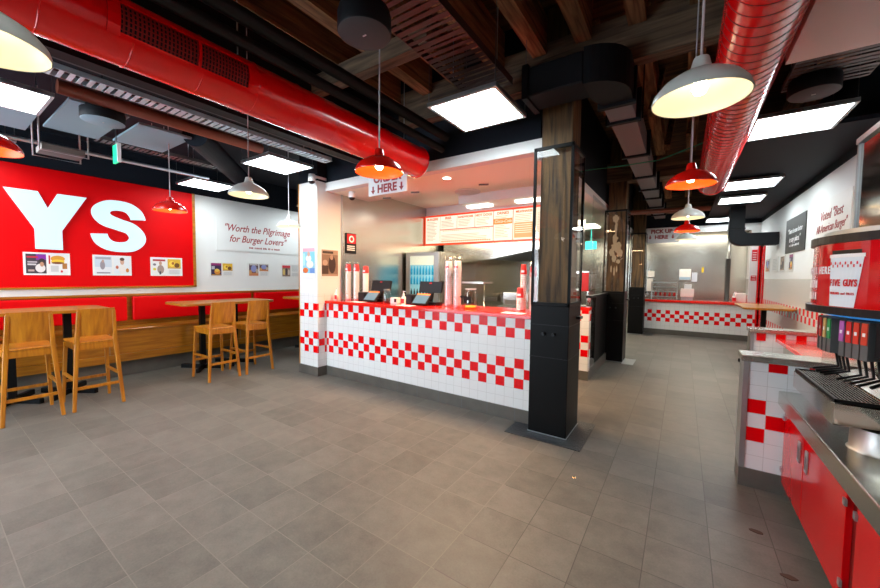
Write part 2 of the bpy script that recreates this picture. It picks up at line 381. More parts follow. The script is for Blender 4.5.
# shopfront behind the viewer: dark wall with one window at the seating side
WX0, WX1 = -6.9, -3.1
mb = MB(); mb.box(XL, XR, -2.6, -2.45, 0, .35); mb.box(XL, XR, -2.6, -2.45, 2.75, 4.0)
mb.box(XL, WX0, -2.6, -2.45, .35, 2.75); mb.box(WX1, XR, -2.6, -2.45, .35, 2.75)
struct('wall_front', mb, 'greyplastic')
mb = MB()
for i in range(4): x = WX0 + i * (WX1 - WX0) / 3; mb.box(x - .03, x + .03, -2.55, -2.49, .35, 2.75)
mb.box(WX0, WX1, -2.55, -2.49, .35, .41); mb.box(WX0, WX1, -2.55, -2.49, 2.69, 2.75)
struct('window_1', mb, 'blackmetal')

# black bulkheads over the kitchen openings, white fascia below them
mb = B(-4.83, -1.2, 3.5, 3.62, 2.85, 4.0); struct('wall_kitchen_bulkhead', mb, 'navy')
struct('wall_aisle_bulkhead', B(-1.3, -1.2, 3.74, 13.9, 2.84, 4.0), 'navy')
struct('wall_pickup_bulkhead', B(-1.2, XR, 11.4, 11.5, 2.86, 4.0), 'navy')
struct('trim_1', B(-4.41, -1.16, 3.49, 3.62, 2.73, 2.85), 'white')
struct('trim_2', B(-1.31, -1.19, 3.76, 11.35, 2.72, 2.84), 'pinkwhite')
struct('trim_3', B(-1.19, XR, 11.38, 11.5, 2.70, 2.86), 'white')
# kitchen ceilings
struct('ceiling_kitchen_soffit', B(-4.41, -1.3, 3.62, 4.38, 2.73, 2.80), 'kceil')
struct('ceiling_kitchen', B(-4.41, -1.3, 4.38, 13.9, 2.88, 2.95), 'kceil')
struct('ceiling_pickup', B(-1.3, XR + .7, 11.5, 13.9, 2.90, 2.97), 'kceil')
struct('ceiling_menu_bulkhead', B(-3.25, -1.3, 5.35, 5.9, 2.74, 2.88), 'white')
# kitchen walls, stainless cladding
struct('wall_kitchen_left', B(-4.55, -4.41, 3.79, 8.2, 0, 2.88), 'steel')
struct('wall_kitchen_back', B(-4.41, -2.6, 8.1, 8.2, 0, 2.88), 'steelx')
struct('wall_kitchen_passage', B(-2.7, -2.6, 8.2, 13.5, 0, 2.88), 'steel')
struct('wall_pickup_back', B(-2.7, XR, 13.4, 13.5, 0, 2.90), 'steelx')
struct('wall_seating_end', B(XL, -4.55, 8.2, 8.4, 0, 4.0), 'white')
# white pier at the left of the order counter
mb = B(-4.83, -4.41, 3.34, 3.5, .0, 1.22); mb.box(-4.55, -4.41, 3.5, 3.79, 0, 1.22)
mb.cur = 1; mb.box(-4.83, -4.41, 3.34, 3.5, 1.22, 2.85); mb.box(-4.55, -4.41, 3.5, 3.79, 1.22, 2.85)
mb.cur = 2; mb.box(-4.845, -4.395, 3.325, 3.5, 0, .135)
mb.cur = 3; mb.box(-4.83, -4.41, 3.345, 3.5, 2.85, 4.0)
struct('pillar_white_pier', mb, ['tilecol', 'white', 'skirt', 'navy'])
struct('trim_4', B(-4.42, -4.395, 3.775, 3.80, 1.1, 2.73), 'silver')
struct('trim_5', B(-4.85, -4.83, 3.335, 3.36, .135, 2.85), 'oak')

# low wall and glass screen along the aisle
mb = B(-1.40, -1.10, 5.5, 5.62, .135, 1.02); mb.cur = 1; mb.box(-1.41, -1.09, 5.49, 5.63, 0, .135)
mb.cur = 2; mb.box(-1.42, -1.10, 5.5, 5.66, 1.02, 1.07)
struct('wall_aisle_stub', mb, ['tile', 'skirt', 'redtop'])
p = thing('glass_screen', (-1.14, 6.3, 0), 'glass screen over black and steel lower panels between the first and second posts', 'partition')
build('skirting', B(-1.20, -1.10, 5.64, 7.02, 0, .15), 'skirt', p)
build('lower_panel', B(-1.16, -1.12, 6.05, 7.02, .15, 1.2), 'blackmetal', p)
build('steel_panel', B(-1.16, -1.12, 5.64, 6.05, .15, 1.2), 'steelm', p, label='polished steel end panel')
build('top_rail', B(-1.18, -1.10, 5.64, 7.02, 1.2, 1.235), 'blackmetal', p)
build('glass_pane', B(-1.145, -1.135, 5.66, 7.02, 1.235, 2.72), 'glass', p)

# right-hand divider walls of the condiment bay
def divider(name, x0, y0, y1, label):
    d = thing(name, (x0 + .4, y0, 0), label, 'divider wall')
    build('tiled_body', B(x0, XR - .002, y0, y1, .135, .915), 'tilediv' if y0 < 4 else 'tileshelf', d)
    build('skirting', B(x0 - .01, XR - .002, y0 - .01, y1 + .01, 0, .135), 'skirt', d)
    build('steel_cap', B(x0 - .025, XR - .002, y0 - .025, y1 + .02, .915, .96), 'steel', d, .004)
    mb = MB(); mb.box(x0 - .012, x0 + .018, y0 - .012, y0 + .0, .135, .915); mb.box(x0 - .012, x0, y0, y1, .135, .915)
    build('corner_trim', mb, 'silver', d)
    return d
divider('divider_wall', .40, 3.37, 3.56, 'nearest white tiled divider wall with steel cap beside the drinks station')
d2 = divider('divider_wall', .66, 5.25, 5.42, 'farther low tiled divider wall with a row of red tiles under its steel cap')
mb = MB()
for i in range(5):
    mb.box(.70 + i * .16, .70 + i * .16 + .078, 5.244, 5.25, .83, .915)
build('red_tile_row', mb, 'red', d2)
sh = thing('condiment_shelf', (1.15, 4.4, .6), 'red condiment shelf on a steel base between the two tiled dividers', 'counter')
build('red_top', B(.86, XR - .002, 3.59, 5.22, .83, .87), 'redtop', sh, .003)
build('steel_base', B(.92, XR - .002, 3.59, 5.22, .0, .83), 'steel', sh)
setp(build('splash_guard', B(.80, .98, 3.42, 3.45, .962, 1.18), 'plastic'), 'clear upright splash guard standing on the nearest divider cap', 'screen')

# door in the right wall
mb = MB(); mb.box(XR - .03, XR + .05, 10.69, 10.75, 0, 2.36); mb.box(XR - .03, XR + .05, 11.35, 11.41, 0, 2.36); mb.box(XR - .03, XR + .05, 10.75, 11.35, 2.30, 2.36)
struct('trim_6', mb, 'red')
dd = build('door_1', B(XR + .02, XR + .6, 11.30, 11.34, .01, 2.28), 'reddoor'); setp(dd, kind='structure')
struct('wall_corridor_back', B(XR + .2, 2.4, 10.2, 14.0, 0, 2.9), 'greyplastic') if False else None
struct('wall_corridor', B(2.2, 2.4, -2.6, 14.0, 0, 4.0), 'offwhite')
# white pier with red notices beside the door
struct('pillar_notice_pier', B(1.33, XR, 11.42, 11.5, 0.95, 2.70), 'white')
for k, (z0, z1, la) in enumerate(((1.95, 2.22, 'tall red notice highest on the white pier by the red door'), (1.48, 1.60, 'small red notice lower on the white pier by the red door'))):
    n_ = build('notice', B(1.36, 1.46, 11.413, 11.42, z0, z1), 'redprint'); setp(n_, la, 'notice', 'notices on the pier by the door')
    mb = MB()
    for j in range(2 if k else 4): mb.box(1.375, 1.445, 11.410, 11.413, z0 + .03 + j * .055, z0 + .045 + j * .055)
    build('lettering', mb, 'whitetxt', n_)

# ================================================================== ORDER COUNTER
oc = thing('order_counter', (-2.8, 3.8, 0), 'long white and red checked tiled order counter with red top below the kitchen opening', 'counter')
build('tiled_front', B(-4.41, -1.22, 3.50, 3.62, .135, 1.075), 'tile', oc)
build('skirting', B(-4.41, -1.22, 3.485, 3.62, 0, .135), 'skirt', oc)
build('counter_top', B(-4.41, -1.21, 3.465, 4.16, 1.075, 1.115), 'redtop', oc, .004)
build('back_cabinet', B(-4.40, -1.22, 3.64, 4.1, .1, 1.07), 'steel', oc)
# grout joints of the skirting
mb = MB()
for i in range(10): x = -4.28 + i * .32; mb.box(x, x + .006, 3.483, 3.486, 0, .135)
build('skirting_joint', mb, 'greyplastic', oc)

# pick-up counter at the far end
pc = thing('pickup_counter', (.3, 11.6, 0), 'far white and red checked pick-up counter with red top at end of aisle', 'counter')
build('tiled_front', B(-1.0, XR - .002, 11.40, 11.5, .135, .87), 'tileback', pc)
build('skirting', B(-1.0, XR - .002, 11.39, 11.5, 0, .135), 'skirt', pc)
build('counter_top', B(-1.0, XR - .002, 11.36, 11.9, .87, .935), 'redtop', pc)

# ================================================================== TIMBER POSTS WITH GLASS CASES
def post_case(y, name, label, knobs=True):
    t = thing(name, (-1.02, y + .22, 0), label, 'post')
    build('lower_case', B(-1.2, -.84, y, y + .44, .008, 1.235), 'blackmetal', t, .004)
    for z in (.742, 1.05): build('panel_seam', B(-1.202, -.838, y - .002, y + .44, z, z + .005), 'darkplastic', t)
    mb = MB()
    mb.tube([(-1.07, y, .97), (-1.07, y - .03, .97)], .013); mb.tube([(-.985, y, .97), (-.985, y - .03, .97)], .013)
    k = build('knob', MB().tube([(-1.07, y, .97), (-1.07, y - .03, .97)], .015), 'darkplastic', t)
    k = build('knob', MB().tube([(-.975, y, .97), (-.975, y - .03, .97)], .015), 'darkplastic', t)
    build('side_catch', MB().box(-.84, -.80, y + .26, y + .36, 1.10, 1.125), 'darkplastic', t)
    for cx, cy in ((-1.19, y + .01), (-.85, y + .01), (-1.19, y + .43), (-.85, y + .43)):
        build('frame_post', B(cx - .012, cx + .012, cy - .012, cy + .012, 1.235, 2.70), 'blackmetal', t)
    for z in (1.235, 2.675):
        mb = MB(); mb.box(-1.202, -.838, y - .002, y + .022, z, z + .03); mb.box(-1.202, -.838, y + .418, y + .442, z, z + .03)
        mb.box(-1.202, -1.178, y, y + .44, z, z + .03); mb.box(-.862, -.838, y, y + .44, z, z + .03)
        build('frame_ring', mb, 'blackmetal', t)
    build('glass_pane', B(-1.178, -.862, y + .004, y + .009, 1.265, 2.675), 'glass', t)
    build('glass_pane', B(-.847, -.842, y + .022, y + .418, 1.265, 2.675), 'glass', t)
    build('glass_pane', B(-1.198, -1.193, y + .022, y + .418, 1.265, 2.675), 'glass', t)
    build('timber_core', B(-1.155, -.875, y + .07, y + .36, 1.24, 3.98), 'timber', t)
    build('base_trim', B(-1.205, -.835, y - .006, y + .44, .0065, .014), 'silver', t)
    return t
post_case(3.34, 'timber_post', 'nearest old timber post, glass cased above a black metal box')
p2 = post_case(7.04, 'timber_post', 'second timber post behind glass, with a pale irregular decal on its face')
post_case(10.9, 'timber_post', 'third and farthest timber post beside the pick-up counter')
# pale irregular decal on the second post
def blob(mb, cx, cz, rx, rz, y0, y1, seed, n=22):
    rd = random.Random(seed); poly = []
    for k in range(n):
        a = 2 * PI * k / n; f = rd.uniform(.72, 1.15); poly.append((cz + rz * f * math.sin(a), cx + rx * f * math.cos(a)))
    mb.prism(poly, y0, y1, axis='y')
mb = MB()
for q, (cx, cz, rx, rz) in enumerate(((-1.03, 2.56, .05, .07), (-1.02, 2.40, .022, .14), (-1.03, 2.20, .045, .09), (-1.00, 2.06, .085, .10), (-1.08, 1.96, .05, .06), (-.95, 1.94, .05, .07), (-1.04, 1.86, .035, .08), (-.97, 1.80, .04, .04), (-1.08, 1.66, .012, .07), (-1.03, 1.62, .012, .09), (-.99, 1.66, .012, .06))):
    blob(mb, cx, cz, rx, rz, 7.098 + q * .0004, 7.112, q)
build('pale_decal', mb, 'skin', p2, label='pale irregular decal')
setp(build('tread_plate', MB().prism([(-1.38, 3.19), (-.68, 3.19), (-.68, 3.88), (-1.19, 3.88), (-1.19, 3.482), (-1.38, 3.482)], .0, .004), 'mat'), 'black tread plate on the floor around the nearest post', 'floor plate')
setp(build('tread_plate', B(-.84, -.66, 6.95, 7.45, .0, .006), 'silver'), 'grey metal plate on the floor beside the second post', 'floor plate')
setp(build('tread_plate', B(-1.25, -.6, 10.85, 11.35, .0, .006), 'mat'), 'dark plate on the floor under the farthest post', 'floor plate')

# ================================================================== SEATING SIDE
sg = thing('wall_sign', (XL, 1.2, 1.27), 'big red wall sign with white lit letters YS and honey wood frame', 'sign')
build('backing_panel', B(XL, XL + .03, -2.4, 2.79, 1.285, 2.865), 'redwall', sg)
mb = B(XL, XL + .045, -2.4, 2.83, 1.262, 1.287); mb.box(XL, XL + .045, 2.79, 2.83, 1.262, 2.868)
build('frame', mb, 'oaky', sg)
X1 = XL + .075
Yp = [(.70, 2.545), (.99, 2.545), (1.075, 2.335), (1.17, 2.545), (1.455, 2.545), (1.20, 2.055), (1.20, 1.795), (.95, 1.795), (.95, 2.055)]
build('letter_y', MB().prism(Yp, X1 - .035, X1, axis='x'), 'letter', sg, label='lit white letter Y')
def catmull(P, n=8):
    out = []
    for i in range(len(P) - 1):
        p0, p1, p2, p3 = [Vector(P[max(0, min(len(P) - 1, j))]) for j in (i - 1, i, i + 1, i + 2)]
        for k in range(n):
            t = k / n; out.append(.5 * ((2 * p1) + (-p0 + p2) * t + (2 * p0 - 5 * p1 + 4 * p2 - p3) * t * t + (-p0 + 3 * p1 - 3 * p2 + p3) * t ** 3))
    out.append(Vector(P[-1])); return out
def stroke_S(y0, y1, z0, z1):
    W, H = y1 - y0, z1 - z0
    cl = [(.83, .665, .155), (.78, .77, .15), (.66, .86, .13), (.48, .885, .125), (.30, .85, .14), (.19, .735, .17), (.27, .61, .165), (.48, .535, .15), (.70, .465, .155), (.81, .30, .175), (.70, .155, .15), (.50, .115, .125), (.32, .14, .13), (.20, .225, .15), (.155, .33, .155)]
    c = catmull([(a * W, b * H, ww * .80) for a, b, ww in cl], 6)
    L, R = [], []
    for i, p_ in enumerate(c):
        t = (c[min(i + 1, len(c) - 1)] - c[max(i - 1, 0)]); t.z = 0; t.normalize()
        if i == 0: t = Vector((0, 1, 0))
        if i == len(c) - 1: t = Vector((0, 1, 0))
        nrm = Vector((-t.y, t.x, 0)); hw = p_.z * H * .9
        L.append((y0 + p_.x + nrm.x * hw, z0 + p_.y + nrm.y * hw)); R.append((y0 + p_.x - nrm.x * hw, z0 + p_.y - nrm.y * hw))
    return L, R
L, R = stroke_S(1.47, 2.15, 1.785, 2.585)
mb = MB(); n = len(L)
vs = [(X1, a, b) for a, b in L] + [(X1, a, b) for a, b in R] + [(X1 - .035, a, b) for a, b in L] + [(X1 - .035, a, b) for a, b in R]
fs = []
for i in range(n - 1):
    fs.append((i, i + 1, n + i + 1, n + i)); fs.append((i, 2 * n + i, 2 * n + i + 1, i + 1)); fs.append((n + i, n + i + 1, 3 * n + i + 1, 3 * n + i))
fs += [(0, n, 3 * n, 2 * n), (n - 1, 3 * n - 1, 4 * n - 1, 2 * n - 1)]
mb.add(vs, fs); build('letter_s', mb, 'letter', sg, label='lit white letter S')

# wall dado: wood rail and wood back panel behind the cushions
rl = thing('booth_back', (XL, 3, .69), 'honey wood back panel with top rail behind the red cushions', 'wall panel')
build('back_panel', B(XL, XL + .03, -2.2, 7.5, .69, 1.145), 'oaky', rl)
build('top_rail', B(XL, XL + .07, -2.2, 7.5, 1.145, 1.17), 'oaky', rl)
bn = thing('bench', (-6.85, 3, 0), 'long honey wood bench seat along the left wall on tiled plinth', 'bench')
build('seat', B(XL, -6.59, -2.2, 7.5, .665, .69), 'oaky', bn, .004)
build('front_panel', B(-6.66, -6.63, -2.2, 7.5, .33, .665), 'oaky', bn)
build('lower_rail', B(-6.68, -6.60, -2.2, 7.5, .225, .33), 'oaky', bn)
build('plinth', B(XL, -6.69, -2.2, 7.5, 0, .225), 'skirt', bn)
for y in (-.2, 1.55, 3.35, 5.2): build('panel_joint', B(-6.6305, -6.628, y, y + .008, .33, .66), 'brown', bn)
cl_ = {0: 'red cushion on left wall behind the nearest table', 1: 'middle red cushion on left wall behind the table with two stools', 2: 'rightmost red cushion on left wall, running behind the white pier'}
for i, (a, b) in enumerate(((-1.9, 1.855), (1.925, 3.755), (3.825, 7.0))):
    c_ = build('cushion', B(-7.068, -6.98, a, b, .765, 1.13), 'redfab', bevel=.02, seg=3)
    setp(c_, cl_[i], 'cushion', 'red back cushions above the bench')

# tables
def high_table(y0, y1, posts, label, x0=-6.66, x1=-5.92, z=1.05, rr=.10, mname='oaky'):
    t = thing('high_table', ((x0 + x1) / 2, (y0 + y1) / 2, 0), label, 'table', 'high tables along the bench')
    poly = []
    for cx, cy, a0 in ((x1 - rr, y1 - rr, 0), (x0 + rr, y1 - rr, 90), (x0 + rr, y0 + rr, 180), (x1 - rr, y0 + rr, 270)):
        for k in range(6): a = math.radians(a0 + 18 * k); poly.append((cx + rr * math.cos(a), cy + rr * math.sin(a)))
    build('table_top', MB().prism(poly, z - .035, z), mname, t, .006, seg=2)
    xc = (x0 + x1) / 2 + .02
    for y in posts:
        ps = build('pedestal', B(xc - .035, xc + .035, y - .035, y + .035, .04, z - .035), 'blackmetal', t)
        build('top_plate', B(xc - .2, xc + .2, y - .05, y + .05, z - .05, z - .035), 'blackmetal', ps)
        mb = MB(); mb.bar((xc - .28, y - .19, .025), (xc + .28, y + .19, .025), .05, .07, ref=(0, 0, 1)); mb.bar((xc - .28, y + .19, .025), (xc + .28, y - .19, .025), .05, .07, ref=(0, 0, 1))
        build('foot', mb, 'blackmetal', ps, .008)
    return t
high_table(-.6, 1.43, (.0, .62, 1.08), 'nearest honey wood high table cut by the left edge of photo')
high_table(2.2, 3.61, (2.58, 3.08), 'middle honey wood high table with the two stools before it')
high_table(4.17, 5.6, (4.6, 5.2), 'honey wood high table mostly hidden behind the white tiled pier')

def bar_stool(y, label):
    t = thing('bar_stool', (-5.55, y, 0), label, 'stool', 'honey wood bar stools')
    zs = .725
    for s in (-1, 1):
        # rear leg and back post are one piece, raked and splayed
        mb = MB(); mb.bar((-5.325, y + s * .205, .0), (-5.375, y + s * .158, zs), .030, .034, .038, .042, ref=(1, 0, 0)); mb.bar((-5.375, y + s * .158, zs), (-5.335, y + s * .142, 1.075), .038, .042, .03, .03, ref=(1, 0, 0))
        build('rear_leg', mb, 'oak', t, .004)
        mb = MB(); mb.bar((-5.835, y + s * .20, .0), (-5.79, y + s * .17, zs - .02), .028, .030, .036, .038, ref=(1, 0, 0))
        build('front_leg', mb, 'oak', t, .004)
        mb = MB(); mb.bar((-5.35, y + s * .187, .34), (-5.81, y + s * .187, .34), .022, .028, ref=(0, 0, 1)); build('side_stretcher', mb, 'oak', t)
    mb = MB(); mb.box(-5.83, -5.36, y - .185, y + .185, zs - .008, zs + .016); build('seat', mb, 'oak', t, .008, seg=2)
    mb = MB(); mb.box(-5.40, -5.365, y - .15, y + .15, zs - .075, zs - .008); mb.box(-5.80, -5.77, y - .15, y + .15, zs - .07, zs - .008)
    mb.box(-5.78, -5.38, y - .175, y - .15, zs - .07, zs - .008); mb.box(-5.78, -5.38, y + .15, y + .175, zs - .07, zs - .008)
    build('apron', mb, 'oak', t)
    # gently curved back board
    mb = MB(); n = 8; vs = []; 
    for k in range(n + 1):
        u = -1 + 2 * k / n; yy = y + u * .152; bow = .022 * (1 - u * u)
        for z, lean in ((.80, -.013), (1.10, .024)):
            for dx in (0, .016): vs.append((-5.368 + lean + bow + dx, yy, z))
    fs = []
    for k in range(n):
        a, b = 4 * k, 4 * (k + 1)
        fs += [(a, b, b + 2, a + 2), (a + 1, a + 3, b + 3, b + 1), (a + 2, b + 2, b + 3, a + 3), (a, a + 1, b + 1, b)]
    fs += [(0, 2, 3, 1), (4 * n, 4 * n + 1, 4 * n + 3, 4 * n + 2)]
    mb.smooth = False; mb.add(vs, fs); build('backrest', mb, 'oak', t)
    mb = MB(); mb.bar((-5.345, y - .19, .24), (-5.345, y + .19, .24), .022, .030, ref=(0, 0, 1)); build('rear_footrest', mb, 'oak', t)
    mb = MB(); mb.bar((-5.815, y - .185, .25), (-5.815, y + .185, .25), .022, .030, ref=(0, 0, 1)); build('front_footrest', mb, 'oak', t)
    return t
st = bar_stool(.66, 'bar stool at the left edge of photo, its back cut by the frame')
for y, la in ((1.15, 'bar stool at the right end of the nearest table'), (2.47, 'left one of the two bar stools at the middle table'), (2.98, 'right one of the two bar stools, nearer the white pier')):
    c = copy_tree(st, delta=(0, y - .66, 0)); c['label'] = la

# magazine spreads on the red and white walls
def cmat(c):
    nm = 'print_%02x%02x%02x' % tuple(int(v * 255) for v in c)
    return bpy.data.materials.get(nm) or mat(nm, c, .45)
PIC = {  # base colour, then (shape, u0, u1, v0, v1, colour)
 'purple': ((.05, .04, .05), [('r', .5, 1, .7, 1, (.22, .02, .30)), ('r', .05, .6, .8, .88, (.5, .02, .05)), ('r', .08, .55, .55, .62, (.45, .4, .42)), ('r', .08, .5, .42, .5, (.6, .55, .55)), ('e', .45, .95, .05, .5, (.75, .70, .68)), ('e', .62, .95, .5, .78, (.03, .02, .02)), ('e', .68, .88, .35, .6, (.5, .25, .15)), ('r', .1, .4, .1, .2, (.5, .35, .3))]),
 'burger': ((.75, .74, .72), [('e', .1, .85, .62, .95, (.65, .28, .03)), ('e', .12, .83, .52, .75, (.75, .50, .04)), ('e', .14, .8, .5, .62, (.20, .06, .01)), ('r', .0, .08, .5, .95, (.55, .02, .02)), ('r', .1, .5, .1, .42, (.55, .55, .54)), ('r', .7, .95, .25, .55, (.4, .15, .03)), ('e', .6, .72, .05, .18, (.6, .02, .02))]),
 'snow': ((.55, .63, .70), [('r', 0, 1, 0, .4, (.72, .74, .76)), ('r', .05, .95, .84, .97, (.35, .36, .4)), ('e', .3, .6, .25, .75, (.30, .27, .30)), ('e', .4, .55, .65, .82, (.45, .3, .25)), ('r', .1, .9, .03, .1, (.25, .25, .28))]),
 'lady': ((.72, .76, .78), [('e', .3, .75, .0, .6, (.78, .74, .70)), ('e', .4, .66, .55, .9, (.6, .36, .25)), ('e', .38, .68, .78, .97, (.10, .05, .03)), ('e', .12, .3, .3, .5, (.55, .12, .05)), ('e', .75, .95, .1, .35, (.55, .2, .03))]),
 'man': ((.78, .77, .74), [('r', .05, .95, .84, .96, (.40, .05, .05)), ('e', .35, .85, .05, .6, (.35, .26, .22)), ('e', .48, .7, .58, .84, (.5, .3, .2)), ('e', .05, .28, .25, .42, (.72, .60, .05)), ('e', .05, .28, .55, .7, (.2, .18, .2)), ('r', .5, .62, .0, .2, (.05, .05, .07))]),
 'gold': ((.70, .42, .03), [('e', .1, .55, .2, .8, (.85, .6, .08)), ('e', .5, .9, .1, .6, (.15, .06, .01)), ('r', .0, 1, .0, .12, (.5, .3, .1)), ('e', .3, .5, .4, .7, (.4, .12, .02))]),
 'dark': ((.04, .02, .07), [('r', 0, 1, .82, 1, (.28, .02, .14)), ('e', .3, .9, .1, .5, (.65, .25, .03)), ('e', .35, .8, .3, .55, (.8, .55, .1)), ('r', .05, .35, .5, .75, (.5, .5, .55)), ('r', .05, .95, .02, .08, (.6, .3, .03))]),
 'mix': ((.12, .07, .08), [('e', .2, .8, .3, .9, (.25, .28, .55)), ('r', 0, 1, 0, .25, (.55, .2, .08)), ('r', .05, .95, .88, .97, (.6, .55, .5)), ('e', .0, .3, .1, .5, (.6, .3, .1)), ('e', .7, 1, .2, .6, (.5, .4, .3))]),
 'crowd': ((.25, .16, .12), [('r', 0, 1, .72, .92, (.60, .03, .05)), ('e', .05, .35, .1, .65, (.65, .5, .15)), ('e', .38, .65, .1, .7, (.05, .04, .05)), ('e', .68, .95, .1, .6, (.6, .5, .4)), ('r', 0, 1, .92, 1, (.7, .68, .66))]),
 'text': ((.74, .74, .72), [('r', .1, .9, .1 + .11 * k, .14 + .11 * k, (.45, .45, .45)) for k in range(8)]),
 'cyan': ((.20, .52, .64), [('r', .0, 1, .86, 1, (.70, .35, .42)), ('e', .25, .72, .45, .72, (.75, .70, .66)), ('e', .38, .62, .66, .86, (.6, .35, .25)), ('e', .3, .9, .2, .5, (.72, .66, .58)), ('e', .0, .45, .0, .22, (.65, .14, .02)), ('r', .6, 1, 0, .2, (.12, .25, .55)), ('r', .0, .2, .3, .8, (.35, .65, .72))]),
 'sepia': ((.24, .15, .10), [('r', 0, 1, .82, 1, (.40, .28, .20)), ('r', .05, .7, .86, .95, (.05, .03, .02)), ('e', .4, .85, .1, .8, (.04, .02, .015)), ('e', .5, .7, .62, .82, (.40, .25, .18)), ('r', 0, .4, 0, .4, (.06, .03, .02)), ('e', .05, .35, .4, .62, (.45, .32, .24)), ('r', .0, 1, .0, .08, (.35, .24, .17))])}
def picture(name, kind, parent, org, du, n_, w_, h_):
    """a printed picture: org = low corner, du = unit vector along its width, n_ = outward normal"""
    base, shapes = PIC[kind]; mats = [cmat(base)]; mb = MB(); org, du, n_ = Vector(org), Vector(du), Vector(n_); uz = Vector((0, 0, 1))
    def P(u, v, d): return org + du * (u * w_) + uz * (v * h_) + n_ * d
    flip = du.cross(uz).dot(n_) < 0
    def poly(pts, d):
        vs = [P(u, v, d) for u, v in pts]; mb.add(vs[::-1] if flip else vs, [tuple(range(len(vs)))])
    mb.cur = 0; poly([(0, 0), (1, 0), (1, 1), (0, 1)], .0005)
    for k, (sh_, u0, u1, v0, v1, c) in enumerate(shapes):
        mats.append(cmat(c)); mb.cur = k + 1; d = .0007 + k * .00015
        if sh_ == 'r': poly([(u0, v0), (u1, v0), (u1, v1), (u0, v1)], d)
        else: poly([((u0 + u1) / 2 + (u1 - u0) / 2 * math.cos(a * PI / 8), (v0 + v1) / 2 + (v1 - v0) / 2 * math.sin(a * PI / 8)) for a in range(16)], d)
    return build(name, mb, mats, parent)
def spread(y0, y1, z0, z1, k1, k2, label, full=False):
    xb = XL + (.03 if y1 < 2.8 else 0); xf = xb + .008
    s_ = setp(build('poster', B(xb, xf, y0, y1, z0, z1), 'offwhite'), label, 'poster', 'magazine spreads on the left wall')
    ym = (y0 + y1) / 2; g = .022; lo = z0 + g if full else z0 + g + (z1 - z0) * .33
    picture('left_picture', k1, s_, (xf, y0 + g, z0 + g), (0, 1, 0), (1, 0, 0), ym - y0 - g * 1.5, z1 - z0 - 2 * g)
    picture('right_picture', k2, s_, (xf, ym + g / 2, lo), (0, 1, 0), (1, 0, 0), y1 - ym - g * 1.5, z1 - g - lo)
    if not full: picture('caption_block', 'text', s_, (xf, ym + g / 2, z0 + g), (0, 1, 0), (1, 0, 0), y1 - ym - g * 1.5, (z1 - z0) * .28)
spread(.84, 1.27, 1.45, 1.75, 'purple', 'burger', 'spread under the letter Y, purple cover beside a burger', True)
spread(1.50, 1.94, 1.45, 1.75, 'snow', 'lady', 'pale blue spread below the letter S, two pale figures', True)
spread(2.18, 2.62, 1.45, 1.75, 'man', 'gold', 'rightmost spread on the red panel, man beside a gold picture')
spread(3.06, 3.48, 1.44, 1.71, 'dark', 'gold', 'leftmost spread on the white wall, dark cover with orange glow')
spread(3.75, 4.19, 1.44, 1.72, 'mix', 'mix', 'middle spread on the white wall below the quote board')
spread(4.46, 4.90, 1.43, 1.73, 'crowd', 'text', 'spread on the white wall nearest the white pier')
q_ = setp(build('quote_board', B(XL + .003, XL + .013, 3.18, 4.78, 1.93, 2.56), 'white'), 'white board lettered Worth the Pilgrimage for Burger Lovers', 'sign')
text('lettering', '"Worth the Pilgrimage', (XL + .014, 3.98, 2.36), .185, FX, 'redtxt', q_, .002, .35, sx=.80)
text('lettering', 'for Burger Lovers"', (XL + .014, 3.98, 2.16), .185, FX, 'redtxt', q_, .002, .35, sx=.82)
small_line(XL + .0135, 1, 3.78, 4.42, 2.01, 'redtxt', q_)
pp = setp(build('poster', B(-4.75, -4.45, 3.332, 3.34, 1.44, 1.90), 'offwhite'), 'blue illustrated poster of a seated figure on front of white pier', 'poster')
picture('picture', 'cyan', pp, (-4.74, 3.332, 1.52), (1, 0, 0), (0, -1, 0), .28, .37)
pp = setp(build('poster', B(-4.41, -4.402, 3.40, 3.72, 1.44, 1.88), 'offwhite'), 'sepia photograph poster on the kitchen side of the white pier', 'poster')
picture('picture', 'sepia', pp, (-4.402, 3.41, 1.48), (0, 1, 0), (1, 0, 0), .30, .39)

# ================================================================== CEILING: lights
def light_panel(x0, y0, label, z=2.9, s=.6):
    t = thing('light_panel', (x0 + s / 2, y0 + s / 2, z), label, 'ceiling light', 'square LED ceiling panels')
    build('diffuser', B(x0 + .012, x0 + s - .012, y0 + .012, y0 + s - .012, z, z + .012), 'lightpanel', t)
    mb = MB(); a, b = x0 + s, y0 + s
    mb.box(x0 - .012, x0 + .012, y0 - .012, b + .012, z - .004, z + .022); mb.box(a - .012, a + .012, y0 - .012, b + .012, z - .004, z + .022)
    mb.box(x0 + .012, a - .012, y0 - .012, y0 + .012, z - .004, z + .022); mb.box(x0 + .012, a - .012, b - .012, b + .012, z - .004, z + .022)
    mb.box(x0 - .012, a + .012, y0 - .012, b + .012, z + .012, z + .03)
    build('frame', mb, 'silver', t)
    for cx in (x0, a):
        for cy in (y0, b): build('suspension_wire', MB().tube([(cx, cy, z + .04), (cx, cy, 3.98)], .003, 6), 'greyplastic', t)
    return t
for x, y, la in ((-4.85, .10, 'bright panel cut by the left edge beside a round speaker'), (-4.68, 2.42, 'bright panel above the quote board nearest the white pier'), (-6.65, 2.42, 'bright panel nearest the left wall above the red sign corner'),
                 (-6.65, 4.55, 'far bright panel low over the seating, half hidden by the white pier'), (-1.80, 2.47, 'bright panel in front of the black kitchen bulkhead by the nearest post'),
                 (.48, 4.20, 'largest bright panel right of the aisle, nearest of its row'), (.48, 6.69, 'second bright panel along the right aisle ceiling'),
                 (.49, 7.95, 'third bright panel along the right aisle ceiling'), (.42, 10.5, 'farthest bright panel over the aisle by the black duct')):
    light_panel(x, y, la)
